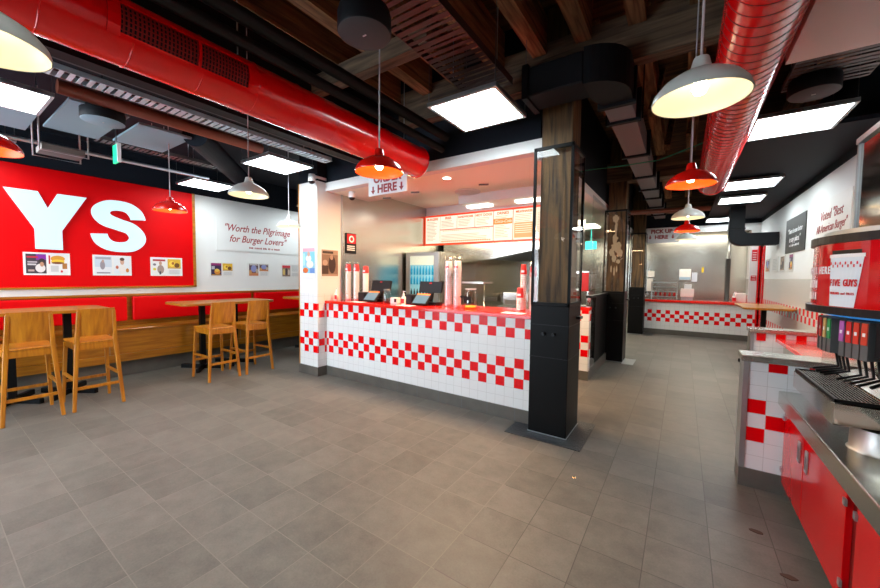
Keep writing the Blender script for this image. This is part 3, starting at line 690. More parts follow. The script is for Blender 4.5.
for x, y, la in ((-6.65, .10, 'added panel over the nearest table, out of the frame'),  (-4.7, -1.6, 'added panel behind the viewer, left'), (-1.0, -.7, 'added panel behind the viewer, middle'), (-4.0, -.9, 'added panel by the shopfront'), (-.7, -2.0, 'added panel near the shopfront door')):  # unseen panels, added to light the room beyond the frame
    light_panel(x, y, la)

# pendants
def lit_bulb(t, x, y, z, power, col):
    d = bpy.data.lights.new('pendant_bulb', 'POINT'); d.energy = power; d.color = col; d.shadow_soft_size = .03
    o = bpy.data.objects.new('pendant_bulb', d); C.objects.link(o); o.location = (x, y, z - .005)
def pendant(x, y, kind, label, z=2.188, r=.160, top=3.98):
    t = thing('pendant_lamp', (x, y, z), label, 'pendant lamp', 'dome pendant lamps')
    outer = [(r, 0), (r + .001, .006), (r * .96, .03), (r * .80, .062), (r * .55, .088), (r * .30, .105), (.036, .112), (.034, .125)]
    inner = [(r - .003, .001), (r * .95, .027), (r * .79, .058), (r * .54, .083), (r * .3, .098), (.03, .102), (.0005, .102)]
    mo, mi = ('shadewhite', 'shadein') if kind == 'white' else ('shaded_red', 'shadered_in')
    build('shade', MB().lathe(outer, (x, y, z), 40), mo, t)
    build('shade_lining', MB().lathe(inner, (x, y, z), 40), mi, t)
    build('lamp_holder', MB().lathe([(.036, .112), (.027, .152), (.024, .158), (.006, .160), (.0005, .160)], (x, y, z), 20), mo, t)
    build('cord', MB().tube([(x, y, z + .158), (x, y, top)], .0045, 8), 'cord', t)
    build('bulb', MB().lathe([(.0005, .018), (.018, .024), (.027, .042), (.024, .062), (.014, .082), (.0005, .09)], (x, y, z), 16), 'bulb', t)
    lit_bulb(t, x, y, z, 0.26 if kind == 'white' else 0.6, (1, .90, .74) if kind == 'white' else (1, .62, .30))
    return t
for x, y, k, la in ((.027, 1.73, 'white', 'largest white pendant, nearest over the aisle beside the red duct'),
                    (.02, 3.24, 'red', 'red pendant directly behind the nearest white aisle pendant'),
                    (.02, 4.98, 'white', 'second white pendant along the aisle'),
                    (.02, 6.35, 'red', 'farther red pendant in the aisle before the pick-up sign'),
                    (.02, 7.68, 'white', 'farthest small white pendant over the aisle'),
                    (-1.72, 1.80, 'red', 'red pendant hanging in front of the order here sign'),
                    (-1.80, .14, 'white', 'white pendant cut by the top left corner of photo'),
                    (-3.20, 1.71, 'white', 'white pendant between the red duct and the quote board'),
                    (-3.32, .26, 'red', 'red pendant cut by the left edge of photo'),
                    (-4.78, 1.67, 'red', 'red pendant before the right end of the red wall sign'),
                    (-4.78, 3.13, 'white', 'white pendant partly behind the white pier')):
    pendant(x, y, k, la)

# red spiral ducts
def spiral_duct(x, z, r, y0, y1, label, step=.12, seam='darkred'):
    t = thing('spiral_duct', (x, (y0 + y1) / 2, z), label, 'duct')
    mb = MB(); mb.tube([(x, y0, z), (x, y1, z)], r, 64, cap=False)
    mb.cur = 1; n = int((y1 - y0) / step)
    for i in range(n): y = y0 + step * i + .03; mb.tube([(x, y - .004, z), (x, y - .002, z), (x, y + .002, z), (x, y + .004, z)], [r - .001, r + .0025, r + .0025, r - .001], 64, cap=False)
    build('duct_tube', mb, ['redduct', seam], t)
    mb = MB(); mb.lathe([(r - .01, 0), (r + .006, 0), (r + .006, .02), (r - .01, .02)], (0, 0, 0), 48)
    mb.v = [(x + a, y1 - .02 + c_, z + b) for a, b, c_ in mb.v]; build('end_collar', mb, 'redduct', t)
    mb = MB(); mb.lathe([(r - .012, 0), (.001, 0)], (0, 0, 0), 40); mb.v = [(x + a, y1 - .06, z + b) for a, b, c_ in mb.v]; build('end_cap', mb, 'darkred', t)
    for y in [y0 + .6 + 1.5 * k for k in range(int((y1 - y0) / 1.5))]: build('hanger_rod', MB().tube([(x, y, z + r - .01), (x, y, 3.98)], .005, 6), 'silver', t)
    return t
DX, DZ, DR = -2.55, 2.785, .168
dl = spiral_duct(DX, DZ, DR, -2.3, 3.28, 'large red round duct running over the left seating area', .33, 'redduct')
spiral_duct(.29, 2.87, .168, -2.3, 6.45, 'large red ribbed duct running along the right side of aisle', .085)
# grille on the left duct, facing the viewer side of the tube
gt = math.radians(25)
def ring_pt(a, y, rr): return (DX + rr * math.cos(a), y, DZ + rr * math.sin(a))
mb = MB(); a0, a1 = math.radians(-26), math.radians(20); Y0, Y1 = .64, 1.28
def strip(mb, aa, ab, ya, yb, r0, r1, n=4):
    for i in range(n):
        u, v = aa + (ab - aa) * i / n, aa + (ab - aa) * (i + 1) / n
        P = [ring_pt(u, ya, r0), ring_pt(v, ya, r0), ring_pt(v, yb, r0), ring_pt(u, yb, r0), ring_pt(u, ya, r1), ring_pt(v, ya, r1), ring_pt(v, yb, r1), ring_pt(u, yb, r1)]
        mb.add(P, [(0, 1, 2, 3), (7, 6, 5, 4), (4, 5, 1, 0), (5, 6, 2, 1), (6, 7, 3, 2), (7, 4, 0, 3)])
strip(mb, a0, a1, Y0, Y1, DR + .004, DR + .006); g1 = build('grille_recess', mb, 'black', dl)
mb = MB()
for yy in (Y0 - .05, Y1): strip(mb, a0 - .12, a1 + .12, yy, yy + .05, DR + .002, DR + .018)
strip(mb, a0 - .14, a0, Y0, Y1, DR + .002, DR + .02, 2); strip(mb, a1, a1 + .14, Y0, Y1, DR + .002, DR + .02, 2)
strip(mb, a0, a1, (Y0 + Y1) / 2 + .03, (Y0 + Y1) / 2 + .045, DR + .004, DR + .018)
build('grille_frame', mb, 'redduct', dl)
mb = MB()
for i in range(34): y = Y0 + .01 + i * (Y1 - Y0 - .01) / 34; strip(mb, a0, a1, y, y + .008, DR + .006, DR + .011)
for i in range(6): a = a0 + (a1 - a0) * (i + .5) / 6; strip(mb, a, a + .03, Y0, Y1, DR + .010, DR + .013, 1)
build('grille_bar', mb, 'darkred', dl)

def top_obj(name, mb, m_, label, cat, group=None, bevel=0): return setp(build(name, mb, m_, bevel=bevel), label, cat, group)
# long black pipes beside the left duct
top_obj('pipe', MB().tube([(-2.32, -2.3, 2.94), (-2.32, 3.45, 2.94)], .040, 16), 'darkplastic', 'lower black pipe running beside the left red duct', 'pipe')
top_obj('pipe', MB().tube([(-2.27, -2.3, 3.06), (-2.27, 3.45, 3.06)], .048, 16), 'darkplastic', 'upper thicker black pipe running beside the left red duct', 'pipe')
top_obj('pipe', MB().tube([(-4.20, .72, 2.98), (-4.20, 2.4, 2.98)], .055, 16), 'copper', 'brown red pipe left of the silver cable tray', 'pipe')
top_obj('pipe', MB().tube([(-4.40, 1.78, 2.98), (-5.95, 3.15, 2.96)], .12, 20), 'navy', 'thick dark pipe running diagonally towards the left wall', 'pipe')
top_obj('pipe', MB().tube([(-6.0, -1.5, 2.93), (-6.0, 2.6, 2.93)], .022, 10), 'silver', 'thin grey conduit over the red wall sign', 'pipe')
top_obj('pipe', MB().tube([(-1.15, 8.75, 2.91), (.4, 8.95, 2.91)], .05, 12), 'copper', 'orange brown pipe crossing the far end of aisle ceiling', 'pipe')
top_obj('cable', MB().tube([(-1.19, 5.2, 2.955), (-.7, 5.22, 2.95), (-.3, 5.22, 2.955), (.40, 5.1, 3.12)], .007, 8), mat('green_cable', (.01, .22, .12), .5), 'thin green cable strung across the aisle ceiling', 'cable')
# black beam left of the duct and grey soffit behind it
struct('beam_black', B(-3.36, -3.24, -2.4, 3.49, 2.86, 4.0), 'black')
struct('ceiling_grey_soffit', B(-3.78, -3.36, -2.4, 3.49, 3.02, 3.08), 'greyboard')
struct('ceiling_left', B(XL, -3.78, -2.4, 8.2, 3.35, 3.42), 'navy')

def cable_tray(x0, x1, z, y0, y1, step, m_, label, side=.04):
    t = thing('cable_tray', ((x0 + x1) / 2, (y0 + y1) / 2, z), label, 'cable tray')
    mb = B(x0 - .006, x0, y0, y1, z, z + side); mb.box(x1, x1 + .006, y0, y1, z, z + side); build('side_rail', mb, m_, t)
    mb = MB(); y = y0; rnd = random.Random(3)
    while y < y1: mb.box(x0, x1, y, y + step * rnd.choice((.45, .55, .7)), z, z + .004); y += step
    build('rungs', mb, m_, t)
    for y in (y0 + .5, (y0 + y1) / 2, y1 - .3):
        for x in (x0, x1): build('hanger_rod', MB().tube([(x, y, z + .02), (x, y, 3.34 if x < -3.5 else 3.98)], .004, 6), 'silver', t)
    return t
cable_tray(-3.95, -3.80, 2.96, -2.3, 3.1, .055, mat('bluelit_zinc', (.62, .78, .86), .4, metal=.6), 'silver perforated cable tray beside the grey soffit, left')  # tray colour carries the bluish light that falls on it
cable_tray(-5.65, -5.50, 3.0, 1.25, 2.5, .05, 'greyplastic', 'dark small cable tray above the green exit sign')
cable_tray(-1.66, -1.26, 3.12, -2.3, 2.92, .06, mat('dark_redlit_tray', (.07, .035, .03), .45, metal=.6), 'wide dark cable tray running up to the centre light panel', .06)  # reddish tone stands for red light on the dark slats
cable_tray(.62, 1.1, 3.05, 3.3, 4.1, .06, 'greyplastic', 'dark cable tray above the right round speaker')
# acoustic boards around the left light panel
for i, (x0, x1, y0, y1, la) in enumerate(((-5.30, -4.28, .80, 1.20, 'blue-lit ceiling board behind the round speaker, left'), (-5.6, -4.9, .08, .72, 'blue-lit ceiling board beside the leftmost light panel'), (-5.2, -4.4, 1.3, 1.75, 'narrow blue-lit ceiling board above the exit sign'))):
    setp(build('ceiling_board', B(x0, x1, y0, y1, 2.93, 2.95), 'bluelit_board'), la, 'ceiling board', 'boards around the left light panel')
ex = thing('exit_sign', (-4.85, 1.24, 2.66), 'small green running man exit sign hanging over the seating', 'exit sign')
build('sign_face', B(-4.93, -4.78, 1.23, 1.25, 2.62, 2.80), 'green', ex); build('hanger_rod', MB().tube([(-4.85, 1.24, 2.80), (-4.85, 1.24, 3.34)], .006), 'silver', ex)
build('sign_edge', B(-4.78, -4.765, 1.225, 1.255, 2.615, 2.805), 'whitetxt', ex)
sb = thing('projector_bracket', (-5.55, .95, 2.7), 'small brown unit in a hanging wire bracket over the seating', 'bracket')
build('unit_body', B(-5.68, -5.40, .80, 1.12, 2.74, 2.80), mat('brown_unit', (.10, .07, .06), .5), sb)
mb = MB(); mb.tube([(-5.70, .78, 3.34), (-5.70, .78, 2.72), (-5.70, 1.14, 2.72), (-5.70, 1.14, 3.34)], .008, 8); mb.tube([(-5.38, .78, 3.34), (-5.38, .78, 2.72), (-5.38, 1.14, 2.72), (-5.38, 1.14, 3.34)], .008, 8); build('bracket', mb, 'silver', sb)
# round speakers
def speaker(x, y, z, r, label, face='speaker'):
    t = thing('ceiling_speaker', (x, y, z), label, 'speaker', 'round black ceiling speakers')
    build('speaker_body', MB().lathe([(r - .004, .004), (r, .01), (r, .10), (r * .94, .13), (.0005, .13)], (x, y, z), 40), 'black', t)
    build('speaker_face', MB().lathe([(r - .004, .004), (r - .01, 0), (.0005, 0)], (x, y, z), 40), face, t)
    build('badge', MB().box(x - .012, x + .012, y - .004, y + .004, z - .003, z), 'silver', t)
    build('hanger_rod', MB().tube([(x, y, z + .13), (x, y, 3.98 if x > -3.3 else 3.34)], .008), 'black', t)
speaker(-1.55, 1.50, 2.86, .15, 'round speaker at the top beside the red pendant cord')
speaker(-4.36, 1.03, 2.84, .155, 'round speaker under blue-lit boards near the left light panel', 'bluelit_board')
speaker(.78, 3.95, 2.93, .15, 'round speaker beside the largest right hand light panel')

# timber structure of the ceiling
k_ = 0
jl = ('joist left of the wide cable tray', 'joist crossing above the left duct')
jn = {-2.93: 'farthest left', -2.47: 'above the black pipes', -2.06: 'left of the wide cable tray', -1.60: 'over the wide cable tray', -1.18: 'right of the wide cable tray', -.79: 'in line with the nearest post', -.38: 'beside the big aisle pendant', .03: 'above the aisle pendants', .62: 'right of the aisle duct', 1.12: 'by the right wall'}
for x, w_ in jn.items():
    for ya, yb in ((-2.4, 3.36), (3.64, 7.09), (7.37, 11.0)):
        if (yb > 4 and x < -1.1) or (x > .5 and (ya < 3 or ya > 4)): continue
        j = build('ceiling_joist', B(x - .065, x + .065, ya, yb, 3.55, 3.88), 'joist')
        setp(j, 'rough timber joist %s, %s' % (w_, 'nearest bay' if ya < 0 else 'bay between first and second posts' if ya < 5 else 'bay beyond the second post'), 'joist', 'timber ceiling joists')
for y0, y1, z0, z1, xa, xb, la in ((3.37, 3.495, 3.28, 3.66, -2.9, XR, 'first heavy timber cross beam above nearest post'), (7.10, 7.35, 3.20, 3.54, -1.2, XR, 'second heavy timber cross beam above the second post'), (2.36, 2.48, 3.34, 3.50, -3.2, -1.75, 'short lighter cross timber between the left duct and the cable tray'), (11.05, 11.25, 3.2, 3.7, -1.2, XR, 'farthest timber cross beam near the pick-up counter')):
    setp(build('timber_beam', B(xa, xb, y0, y1, z0, z1), 'crossjoist'), la, 'beam')
for i, (x, y) in enumerate(((-.35, 4.6), (-.25, 5.9), (.0, 5.6), (-.75, 4.3))):
    setp(build('timber_strut', MB().bar((x, y, 3.3), (x + .05, y + .5, 3.95), .07, .09), 'joist'), ('pale rough timber strut left of the large aisle pendant', 'pale timber strut farthest down the aisle', 'pale timber strut beside the aisle lamp cord', 'timber strut beside the black bulkhead')[i], 'strut')
struct('ceiling_right_soffit', B(.5, XR, -2.4, 3.25, 2.9, 2.96), 'pinkwhite')
struct('ceiling_right_dark', B(.44, XR, 4.9, 11.4, 2.96, 3.0), 'navy')
# rectangular grey duct: run along the bulkhead then down the aisle
t = thing('box_duct', (-.55, 5, 3.05), 'dark rectangular box duct turning from the kitchen bulkhead down the aisle', 'duct')
build('cross_run', B(-1.17, -.70, 2.98, 3.28, 3.02, 3.26), 'black', t, .01)
mb = MB(); n = 8; poly = [(-.70, 2.98)] + [(-.70 + .30 * math.sin(a), 3.28 - .30 * math.cos(a)) for a in [PI / 2 * k / n for k in range(1, n + 1)]] + [(-.40, 3.45), (-.64, 3.45), (-.70, 3.28)]
build('elbow', MB().prism(poly, 3.0, 3.28), 'black', t)
mb = B(-.64, -.42, 3.45, 10.6, 3.0, 3.24); build('aisle_run', mb, mat('grey_duct_wrap', (.17, .16, .17), .6), t)
for y in (3.45, 3.85, 5.0, 6.1, 7.0, 7.8, 8.8, 9.9): build('flange', B(-.68, -.38, y, y + .05, 2.975, 3.27), 'black', t)
build('flange', B(-1.19, -1.14, 2.96, 3.30, 3.0, 3.28), 'black', t)
build('hanger_rod', MB().tube([(-.37, 3.9, 3.0), (-.37, 3.9, 3.98)], .006, 6), 'black', t)
# black duct hanging by the right wall at the far end
t = thing('black_duct', (1.1, 9.4, 2.2), 'black rectangular duct with rounded elbow crossing to the right wall', 'duct')
n = 8; poly = [(.74, 2.95), (.74, 2.40)] + [(.96 - .22 * math.cos(a), 2.40 - .22 * math.sin(a)) for a in [PI / 2 * k / n for k in range(1, n + 1)]] + [(XR - .01, 2.18), (XR - .01, 2.42), (1.02, 2.42), (.98, 2.46), (.98, 2.95)]
mb = MB()
poly_zx = [(z, x) for x, z in poly]; mb.prism(poly_zx, 9.3, 9.6, axis='y'); build('duct_body', mb, 'black', t, .006)
build('joint', B(.73, .99, 9.29, 9.61, 2.50, 2.53), 'blackmetal', t)
# security cameras
for x, y, z, la in ((-4.42, 3.26, 2.78, 'white dome security camera on top of the white pier'), (-4.1, 3.72, 2.60, 'white dome security camera under the kitchen soffit')):
    t = thing('security_camera', (x, y, z), la, 'camera', 'white dome cameras')
    build('camera_body', MB().lathe([(.0005, .14), (.045, .14), (.05, .07), (.05, .04)], (x, y, z), 20), 'white', t)
    build('camera_dome', MB().lathe([(.045, .05), (.045, .035), (.03, .01), (.0005, .0)], (x, y, z), 20), 'darkplastic', t)
    build('mount', MB().box(x - .02, x + .02, y - .01, y + .24 if y < 3.3 else y + .01, z + .10, z + .135), 'white', t)

# hanging signs
t = thing('hanging_sign', (-3.02, 3.3, 2.5), 'white hanging sign reading ORDER HERE with two red arrows', 'sign')
build('sign_board', B(-3.33, -2.71, 3.295, 3.305, 2.49, 2.83), 'whitetxt', t)
text('lettering', 'ORDER', (-3.02, 3.293, 2.685), .135, FY, 'redtxt', t, .005)
text('lettering', 'HERE', (-3.02, 3.293, 2.56), .135, FY, 'redtxt', t, .005)
def arrow(mb, x, y, z, s=1):
    mb.prism([(z + .05 * s, x - .012 * s), (z + .05 * s, x + .012 * s), (z, x + .012 * s), (z, x + .035 * s), (z - .045 * s, x), (z, x - .035 * s), (z, x - .012 * s)], y - .002, y, axis='y')
mb = MB(); arrow(mb, -3.25, 3.295, 2.555); arrow(mb, -2.79, 3.295, 2.555); build('arrow', mb, 'redtxt', t)
for x in (-3.3, -2.76): build('hanger_rod', MB().tube([(x, 3.3, 2.83), (x, 3.3, 3.98)], .004, 6), 'silver', t)
t = thing('hanging_sign', (-.5, 11.3, 2.45), 'white sign reading PICK UP HERE above the far counter', 'sign')
build('sign_board', B(-.85, -.12, 11.345, 11.36, 2.46, 2.86), 'whitetxt', t)
text('lettering', 'PICK UP', (-.52, 11.343, 2.76), .135, FY, 'redtxt', t, .006)
text('lettering', 'HERE', (-.52, 11.343, 2.61), .130, FY, 'redtxt', t, .006)
mb = MB(); arrow(mb, -.78, 11.345, 2.61, 1.1); arrow(mb, -.26, 11.345, 2.61, 1.1); build('arrow', mb, 'redtxt', t)

# ================================================================== KITCHEN
t = thing('menu_board', (-3.2, 5.95, 2.1), 'lit menu board of cream panels in a red frame above the kitchen', 'menu board')
mb = B(-4.40, -1.70, 5.94, 5.99, 2.115, 2.14); mb.box(-4.40, -1.70, 5.94, 5.99, 2.68, 2.705); mb.box(-4.40, -4.375, 5.94, 5.99, 2.14, 2.68); mb.box(-1.725, -1.70, 5.94, 5.99, 2.14, 2.68)
mb.box(-4.375, -1.725, 5.955, 5.99, 2.14, 2.68); mb.cur = 1; mb.box(-4.40, -1.70, 5.99, 6.03, 2.115, 2.88)
build('frame', mb, [mat('lit_red_frame', (.8, .05, .02), .3, emit=(1, .07, .01), es=.5), 'white'], t)
panes = [(-4.365, -4.035, 2.15, 2.67, 'BURGERS'), (-4.015, -3.645, 2.42, 2.67, 'FRIES'), (-3.625, -3.255, 2.42, 2.67, 'SANDWICHES'), (-3.235, -2.875, 2.42, 2.67, 'HOT DOGS'), (-2.855, -2.50, 2.15, 2.67, 'DRINKS'), (-2.48, -2.10, 2.15, 2.67, 'MILKSHAKES'), (-4.015, -2.875, 2.15, 2.40, ''), (-2.08, -1.73, 2.15, 2.67, '')]
for x0, x1, z0, z1, s_ in panes:
    pn = build('menu_sheet', B(x0, x1, 5.93, 5.95, z0, z1), 'menu', t)
    if s_: text('lettering', s_, ((x0 + x1) / 2, 5.928, z1 - .045), .064 if len(s_) < 9 else .052, FY, 'menuhead', pn, .002)
    mb = MB(); z = z1 - .10; rnd = random.Random(int(x0 * 100))
    while z > z0 + .03:
        if not (s_ == 'DRINKS' and 2.44 < z < 2.53) and not (s_ == 'MILKSHAKES' and z < 2.44): mb.box(x0 + .03, x0 + .03 + (x1 - x0 - .06) * rnd.uniform(.55, 1), 5.928, 5.93, z, z + .007)
        z -= .028
    if mb.v: build('small_print', mb, mat('tan_print', (.35, .2, .08), .6, emit=(.6, .35, .12), es=.3) if 'tan_print' not in bpy.data.materials else bpy.data.materials['tan_print'], pn)
    if s_ == 'DRINKS':
        build('drink_band', B(x0, x1, 5.926, 5.93, 2.435, 2.53), 'orangetxt', pn); text('lettering', 'Coca-Cola', ((x0 + x1) / 2, 5.924, 2.482), .075, FY, 'menu', pn, 0, .35)
    if s_ == 'MILKSHAKES':
        build('flavour_block', B(x0 + .02, x1 - .02, 5.926, 5.93, 2.18, 2.44), mat('tan_block', (.45, .27, .12), .6, emit=(.5, .28, .12), es=.6), pn)
        mb = MB()
        for i in range(5): mb.box(x0 + .04, x0 + .33, 5.924, 5.926, 2.40 - i * .035, 2.410 - i * .035)
        build('small_print', mb, 'menu', pn)
mb = MB()
for i in range(24): mb.box(-3.95 + i * .043, -3.93 + i * .043, 5.928, 5.93, 2.375, 2.39); mb.box(-3.98 + i * .045, -3.95 + i * .045, 5.928, 5.93, 2.165, 2.185)
build('print_row', mb, 'orangetxt', t)

# kitchen ceiling fittings
dwn = thing('downlight', (-2.5, 3.83, 2.725), 'bright round downlight in the kitchen soffit', 'downlight')
build('lens', MB().lathe([(.05, 0), (.0005, -.001)], (-2.5, 3.83, 2.727), 20), 'downlight', dwn); build('ring', MB().lathe([(.05, 0), (.062, -.002), (.064, .004)], (-2.5, 3.83, 2.726), 20), 'white', dwn)
dwn = thing('downlight', (-3.75, 3.95, 2.725), 'round downlight in kitchen soffit near the white pier', 'downlight')
build('lens', MB().lathe([(.05, 0), (.0005, -.001)], (-3.75, 4.3, 2.727), 20), 'kceil', dwn)
df = thing('air_diffuser', (-2.95, 5.14, 2.87), 'round white air diffuser in the kitchen ceiling', 'vent')
build('diffuser_ring', MB().lathe([(.21, .008), (.20, -.012), (.16, -.004), (.13, -.016), (.10, -.004), (.06, -.016), (.0005, -.01)], (-2.95, 5.14, 2.87), 32), 'white', df)
for i, (x, y) in enumerate(((-3.93, 4.26), (-3.3, 4.18), (-2.24, 4.30))):
    setp(build('ceiling_slot', MB().bar((x - .06, y, 2.725), (x + .06, y + .05, 2.725), .03, .008), 'greyplastic'), ('left grey slot fitting in the kitchen ceiling', 'middle grey slot fitting in the kitchen ceiling', 'right grey slot fitting in the kitchen ceiling')[i], 'ceiling fitting')
for i, (x, y, sx, sy, la) in enumerate(((-2.98, 5.62, .44, .16, 'fluorescent batten left, just above the menu board'), (-2.05, 5.62, .50, .16, 'fluorescent batten right, above the menu board by the post'), (-2.3, 8.7, .6, .9, 'kitchen ceiling panel seen through the aisle screen'), (-2.2, 10.2, .6, .7, 'farther kitchen ceiling panel seen through aisle screen'), (.4, 12.3, 1.5, .16, 'fluorescent batten over the pick-up kitchen'))):
    z = 2.722 if i < 2 else 2.86
    setp(build('kitchen_light', B(x - sx / 2, x + sx / 2, y - sy / 2, y + sy / 2, z - .015, z + .015), mat('lit_kitchen_tube_%d' % i, (1, 1, 1), .5, emit=(1, .95, .82), es=3.2)), la, 'kitchen light')
setp(build('exit_sign', B(-2.32, -2.02, 10.75, 10.77, 2.30, 2.52).tube([(-2.17, 10.76, 2.52), (-2.17, 10.76, 2.88)], .008, 6), 'teal'), 'small teal exit sign deep in the kitchen, seen through the screen', 'exit sign')

# drinks fridge
t = thing('drinks_fridge', (-3.98, 5.6, 0), 'upright glass door fridge of blue bottles in the kitchen corner', 'fridge')
build('cabinet', B(-4.36, -3.62, 5.34, 5.90, 0, 1.94), 'steel', t)
dr = build('door_frame', MB().box(-4.36, -4.27, 5.30, 5.34, .1, 1.93).box(-3.72, -3.62, 5.30, 5.34, .1, 1.93).box(-4.27, -3.72, 5.30, 5.34, 1.87, 1.93).box(-4.27, -3.72, 5.30, 5.34, .1, .5), 'silver', t)
build('lit_interior', B(-4.27, -3.72, 5.325, 5.338, .5, 1.89), mat('lit_fridge_back', (.2, .5, .6), .4, emit=(.25, .62, .72), es=.35), t)
build('top_card', B(-4.27, -3.72, 5.315, 5.325, 1.70, 1.89), mat('lit_fridge_card', (.7, .8, .7), .4, emit=(.6, .75, .62), es=.3), t)
build('glass_pane', B(-4.27, -3.72, 5.302, 5.306, .5, 1.89), 'glass', t)
bm_ = [mat('blue_bottle', (.02, .35, .6), .2, emit=(.02, .4, .65), es=.25), mat('dark_bottle', (.02, .05, .06), .2)]
bot = None
for r_, z in enumerate((1.52, 1.34, 1.10, .90)):
    for k in range(8):
        x = -4.235 + k * .069
        if r_ in (0, 2) and k == 0:
            mb = MB().lathe([(.0005, 0), (.022, 0), (.022, .10), (.009, .135), (.009, .16), (.0005, .16)], (x, 5.312, z), 10, sy=.25)
            bot = build('bottle', mb, bm_[0] if r_ == 0 else bm_[1], org=(x, 5.312, z)); o = bot
        else:
            o = bot.copy(); C.objects.link(o); o.location = (x, 5.312, z)
        setp(o, ('blue bottle on the %s lit shelf of the fridge' if r_ < 2 else 'dark bottle on the %s fridge shelf') % ('top', 'second', 'third', 'fourth')[r_], 'bottle', ('blue bottles, fridge top shelf', 'blue bottles, fridge second shelf', 'dark bottles, fridge third shelf', 'dark bottles, fridge fourth shelf')[r_])

# hood, fryers and benches behind
t = thing('extractor_hood', (-2.6, 7.1, 1.9), 'large stainless extractor hood with slatted filters over the cooking line', 'extractor hood')
def hoodp(): return [(2.75, -4.30), (2.75, -1.75), (2.12, -1.75), (2.03, -2.35), (1.86, -3.15), (1.79, -3.85), (1.84, -4.30)]
build('hood_body', MB().prism(hoodp(), 6.5, 8.05, axis='y'), 'steelx', t)
mb = MB()
for i in range(9):
    y = 6.6 + i * .15; mb.bar((-3.1, y, 1.86), (-2.38, y, 2.01), .05, .02)
    mb.bar((-2.32, y, 2.02), (-1.8, y, 2.10), .05, .02)
build('filter_slat', mb, mat('dark_filter', (.12, .13, .11), .4, metal=.7), t)
build('exhaust_shaft', B(-3.2, -2.3, 6.9, 7.6, 2.75, 2.878), 'steelx', t)
build('drip_rail', MB().bar((-3.85, 6.49, 1.795), (-3.15, 6.49, 1.86), .02, .03).bar((-3.15, 6.49, 1.86), (-1.75, 6.49, 2.11), .02, .03), 'steel', t)
t = thing('cooking_line', (-2.8, 7.4, 0), 'stainless cooking benches and fryers under the extractor hood', 'kitchen bench')
build('bench_body', B(-3.7, -2.1, 7.2, 8.0, .0, .95), 'steel', t)
build('backguard', B(-3.7, -2.1, 7.9, 8.05, .95, 1.35), 'steelx', t)
for i in range(4): 
    f = build('burner_unit', B(-3.65 + i * .39, -3.3 + i * .39, 7.15, 7.8, .95, 1.12), 'steel', t); build('control_panel', B(-3.62 + i * .39, -3.33 + i * .39, 7.135, 7.15, .97, 1.05), 'greyplastic', f)
def prep_table(x0, x1, y0, y1, z, label, shelf=None):
    t = thing('prep_table', ((x0 + x1) / 2, (y0 + y1) / 2, 0), label, 'kitchen table')
    build('table_top', B(x0, x1, y0, y1, z - .04, z), 'steel', t)
    for x in (x0 + .03, x1 - .03):
        for y in (y0 + .03, y1 - .03): build('leg', MB().tube([(x, y, 0), (x, y, z - .04)], .018, 10), 'steel', t)
    if shelf:
        build('over_shelf', B(x0, x1, y0 + .15, y1 - .1, shelf, shelf + .03), 'steel', t)
        mb = MB()
        for x in (x0 + .05, x1 - .05): mb.tube([(x, (y0 + y1) / 2, z), (x, (y0 + y1) / 2, shelf)], .014, 8)
        build('shelf_post', mb, 'steel', t)
prep_table(-3.55, -2.75, 5.2, 5.8, .92, 'stainless prep table with raised shelf behind the tips jar', 1.38)
prep_table(-2.55, -1.75, 5.5, 6.1, 1.02, 'stainless prep table right, behind the red cups')
mb = MB(); 
t = thing('toaster', (-2.3, 5.8, 1.02), 'stainless toaster on the right prep table', 'toaster')
build('toaster_body', B(-2.5, -2.05, 5.6, 5.95, 1.022, 1.24), 'steel', t, .01); build('front_panel', B(-2.46, -2.10, 5.59, 5.60, 1.04, 1.12), 'greyplastic', t)
t = thing('toaster', (-1.95, 5.8, 1.02), 'grey griddle box near the post on the right prep table', 'toaster')
build('toaster_body', B(-2.0, -1.78, 5.6, 5.95, 1.022, 1.18), 'steel', t, .01); build('front_panel', B(-1.97, -1.81, 5.59, 5.60, 1.04, 1.10), 'darkplastic', t)

# counter-top items -------------------------------------------------
ZC = 1.115
def cup_stack(x, y, n_, label, red_top=2, plastic=False, r=.048, group=None, white=False):
    """a stack of nested cups: every rim shows as a ring"""
    t = thing('cup_stack', (x, y, ZC), label, 'cup stack', group)
    step = .026; mb = MB(); h0 = .10
    prof = []
    for i in range(n_):
        z = i * step; prof += [(r * .80, z), (r * .98, z + step * .80), (r * 1.03, z + step * .84), (r * 1.03, z + step * .98)]
    cupb = build('lower_cups', MB().lathe([(.0005, 0)] + prof + [(r * .8, n_ * step)], (x, y, ZC), 20), 'cup', t)
    z = n_ * step
    build('top_cup', MB().lathe([(r * .97, z), (r * 1.0, z + .004), (r * .80, z + .105), (r * .74, z + .11), (.0005, z + .11)], (x, y, ZC), 20), 'cup' if white else 'cupred', t)
    build('cup_band', MB().lathe([(r * .985, z + .02), (r * .935, z + .045)], (x, y, ZC), 20, a0=-2.2, a1=-1.0), 'cupred' if white else 'whitetxt', t)
    if plastic:
        build('plastic_sleeve', MB().lathe([(r * 1.12, 0), (r * 1.12, z + .10), (r * 1.3, z + .16), (r * .9, z + .15)], (x, y, ZC), 16), 'plastic', t)
    return t
cup_stack(-4.295, 3.82, 17, 'left tall stack of red and white cups beside the white pier', plastic=True)
cup_stack(-4.185, 3.885, 17, 'second tall cup stack from the white pier', plastic=True)
cup_stack(-4.085, 3.985, 16, 'third cup stack from the white pier, nearest the left till')
cup_stack(-2.50, 3.90, 18, 'left cup stack in clear wrap beside the right till', plastic=True, r=.052, white=True)
cup_stack(-2.355, 3.88, 18, 'right cup stack in clear wrap between right till and tips jar', plastic=True, r=.052, white=True)
cup_stack(-1.49, 3.80, 6, 'short cup stack on the counter beside the nearest post', r=.04)
cup_stack(-1.50, 3.92, 16, 'tall slim cup stack behind the short one by the post', r=.036)
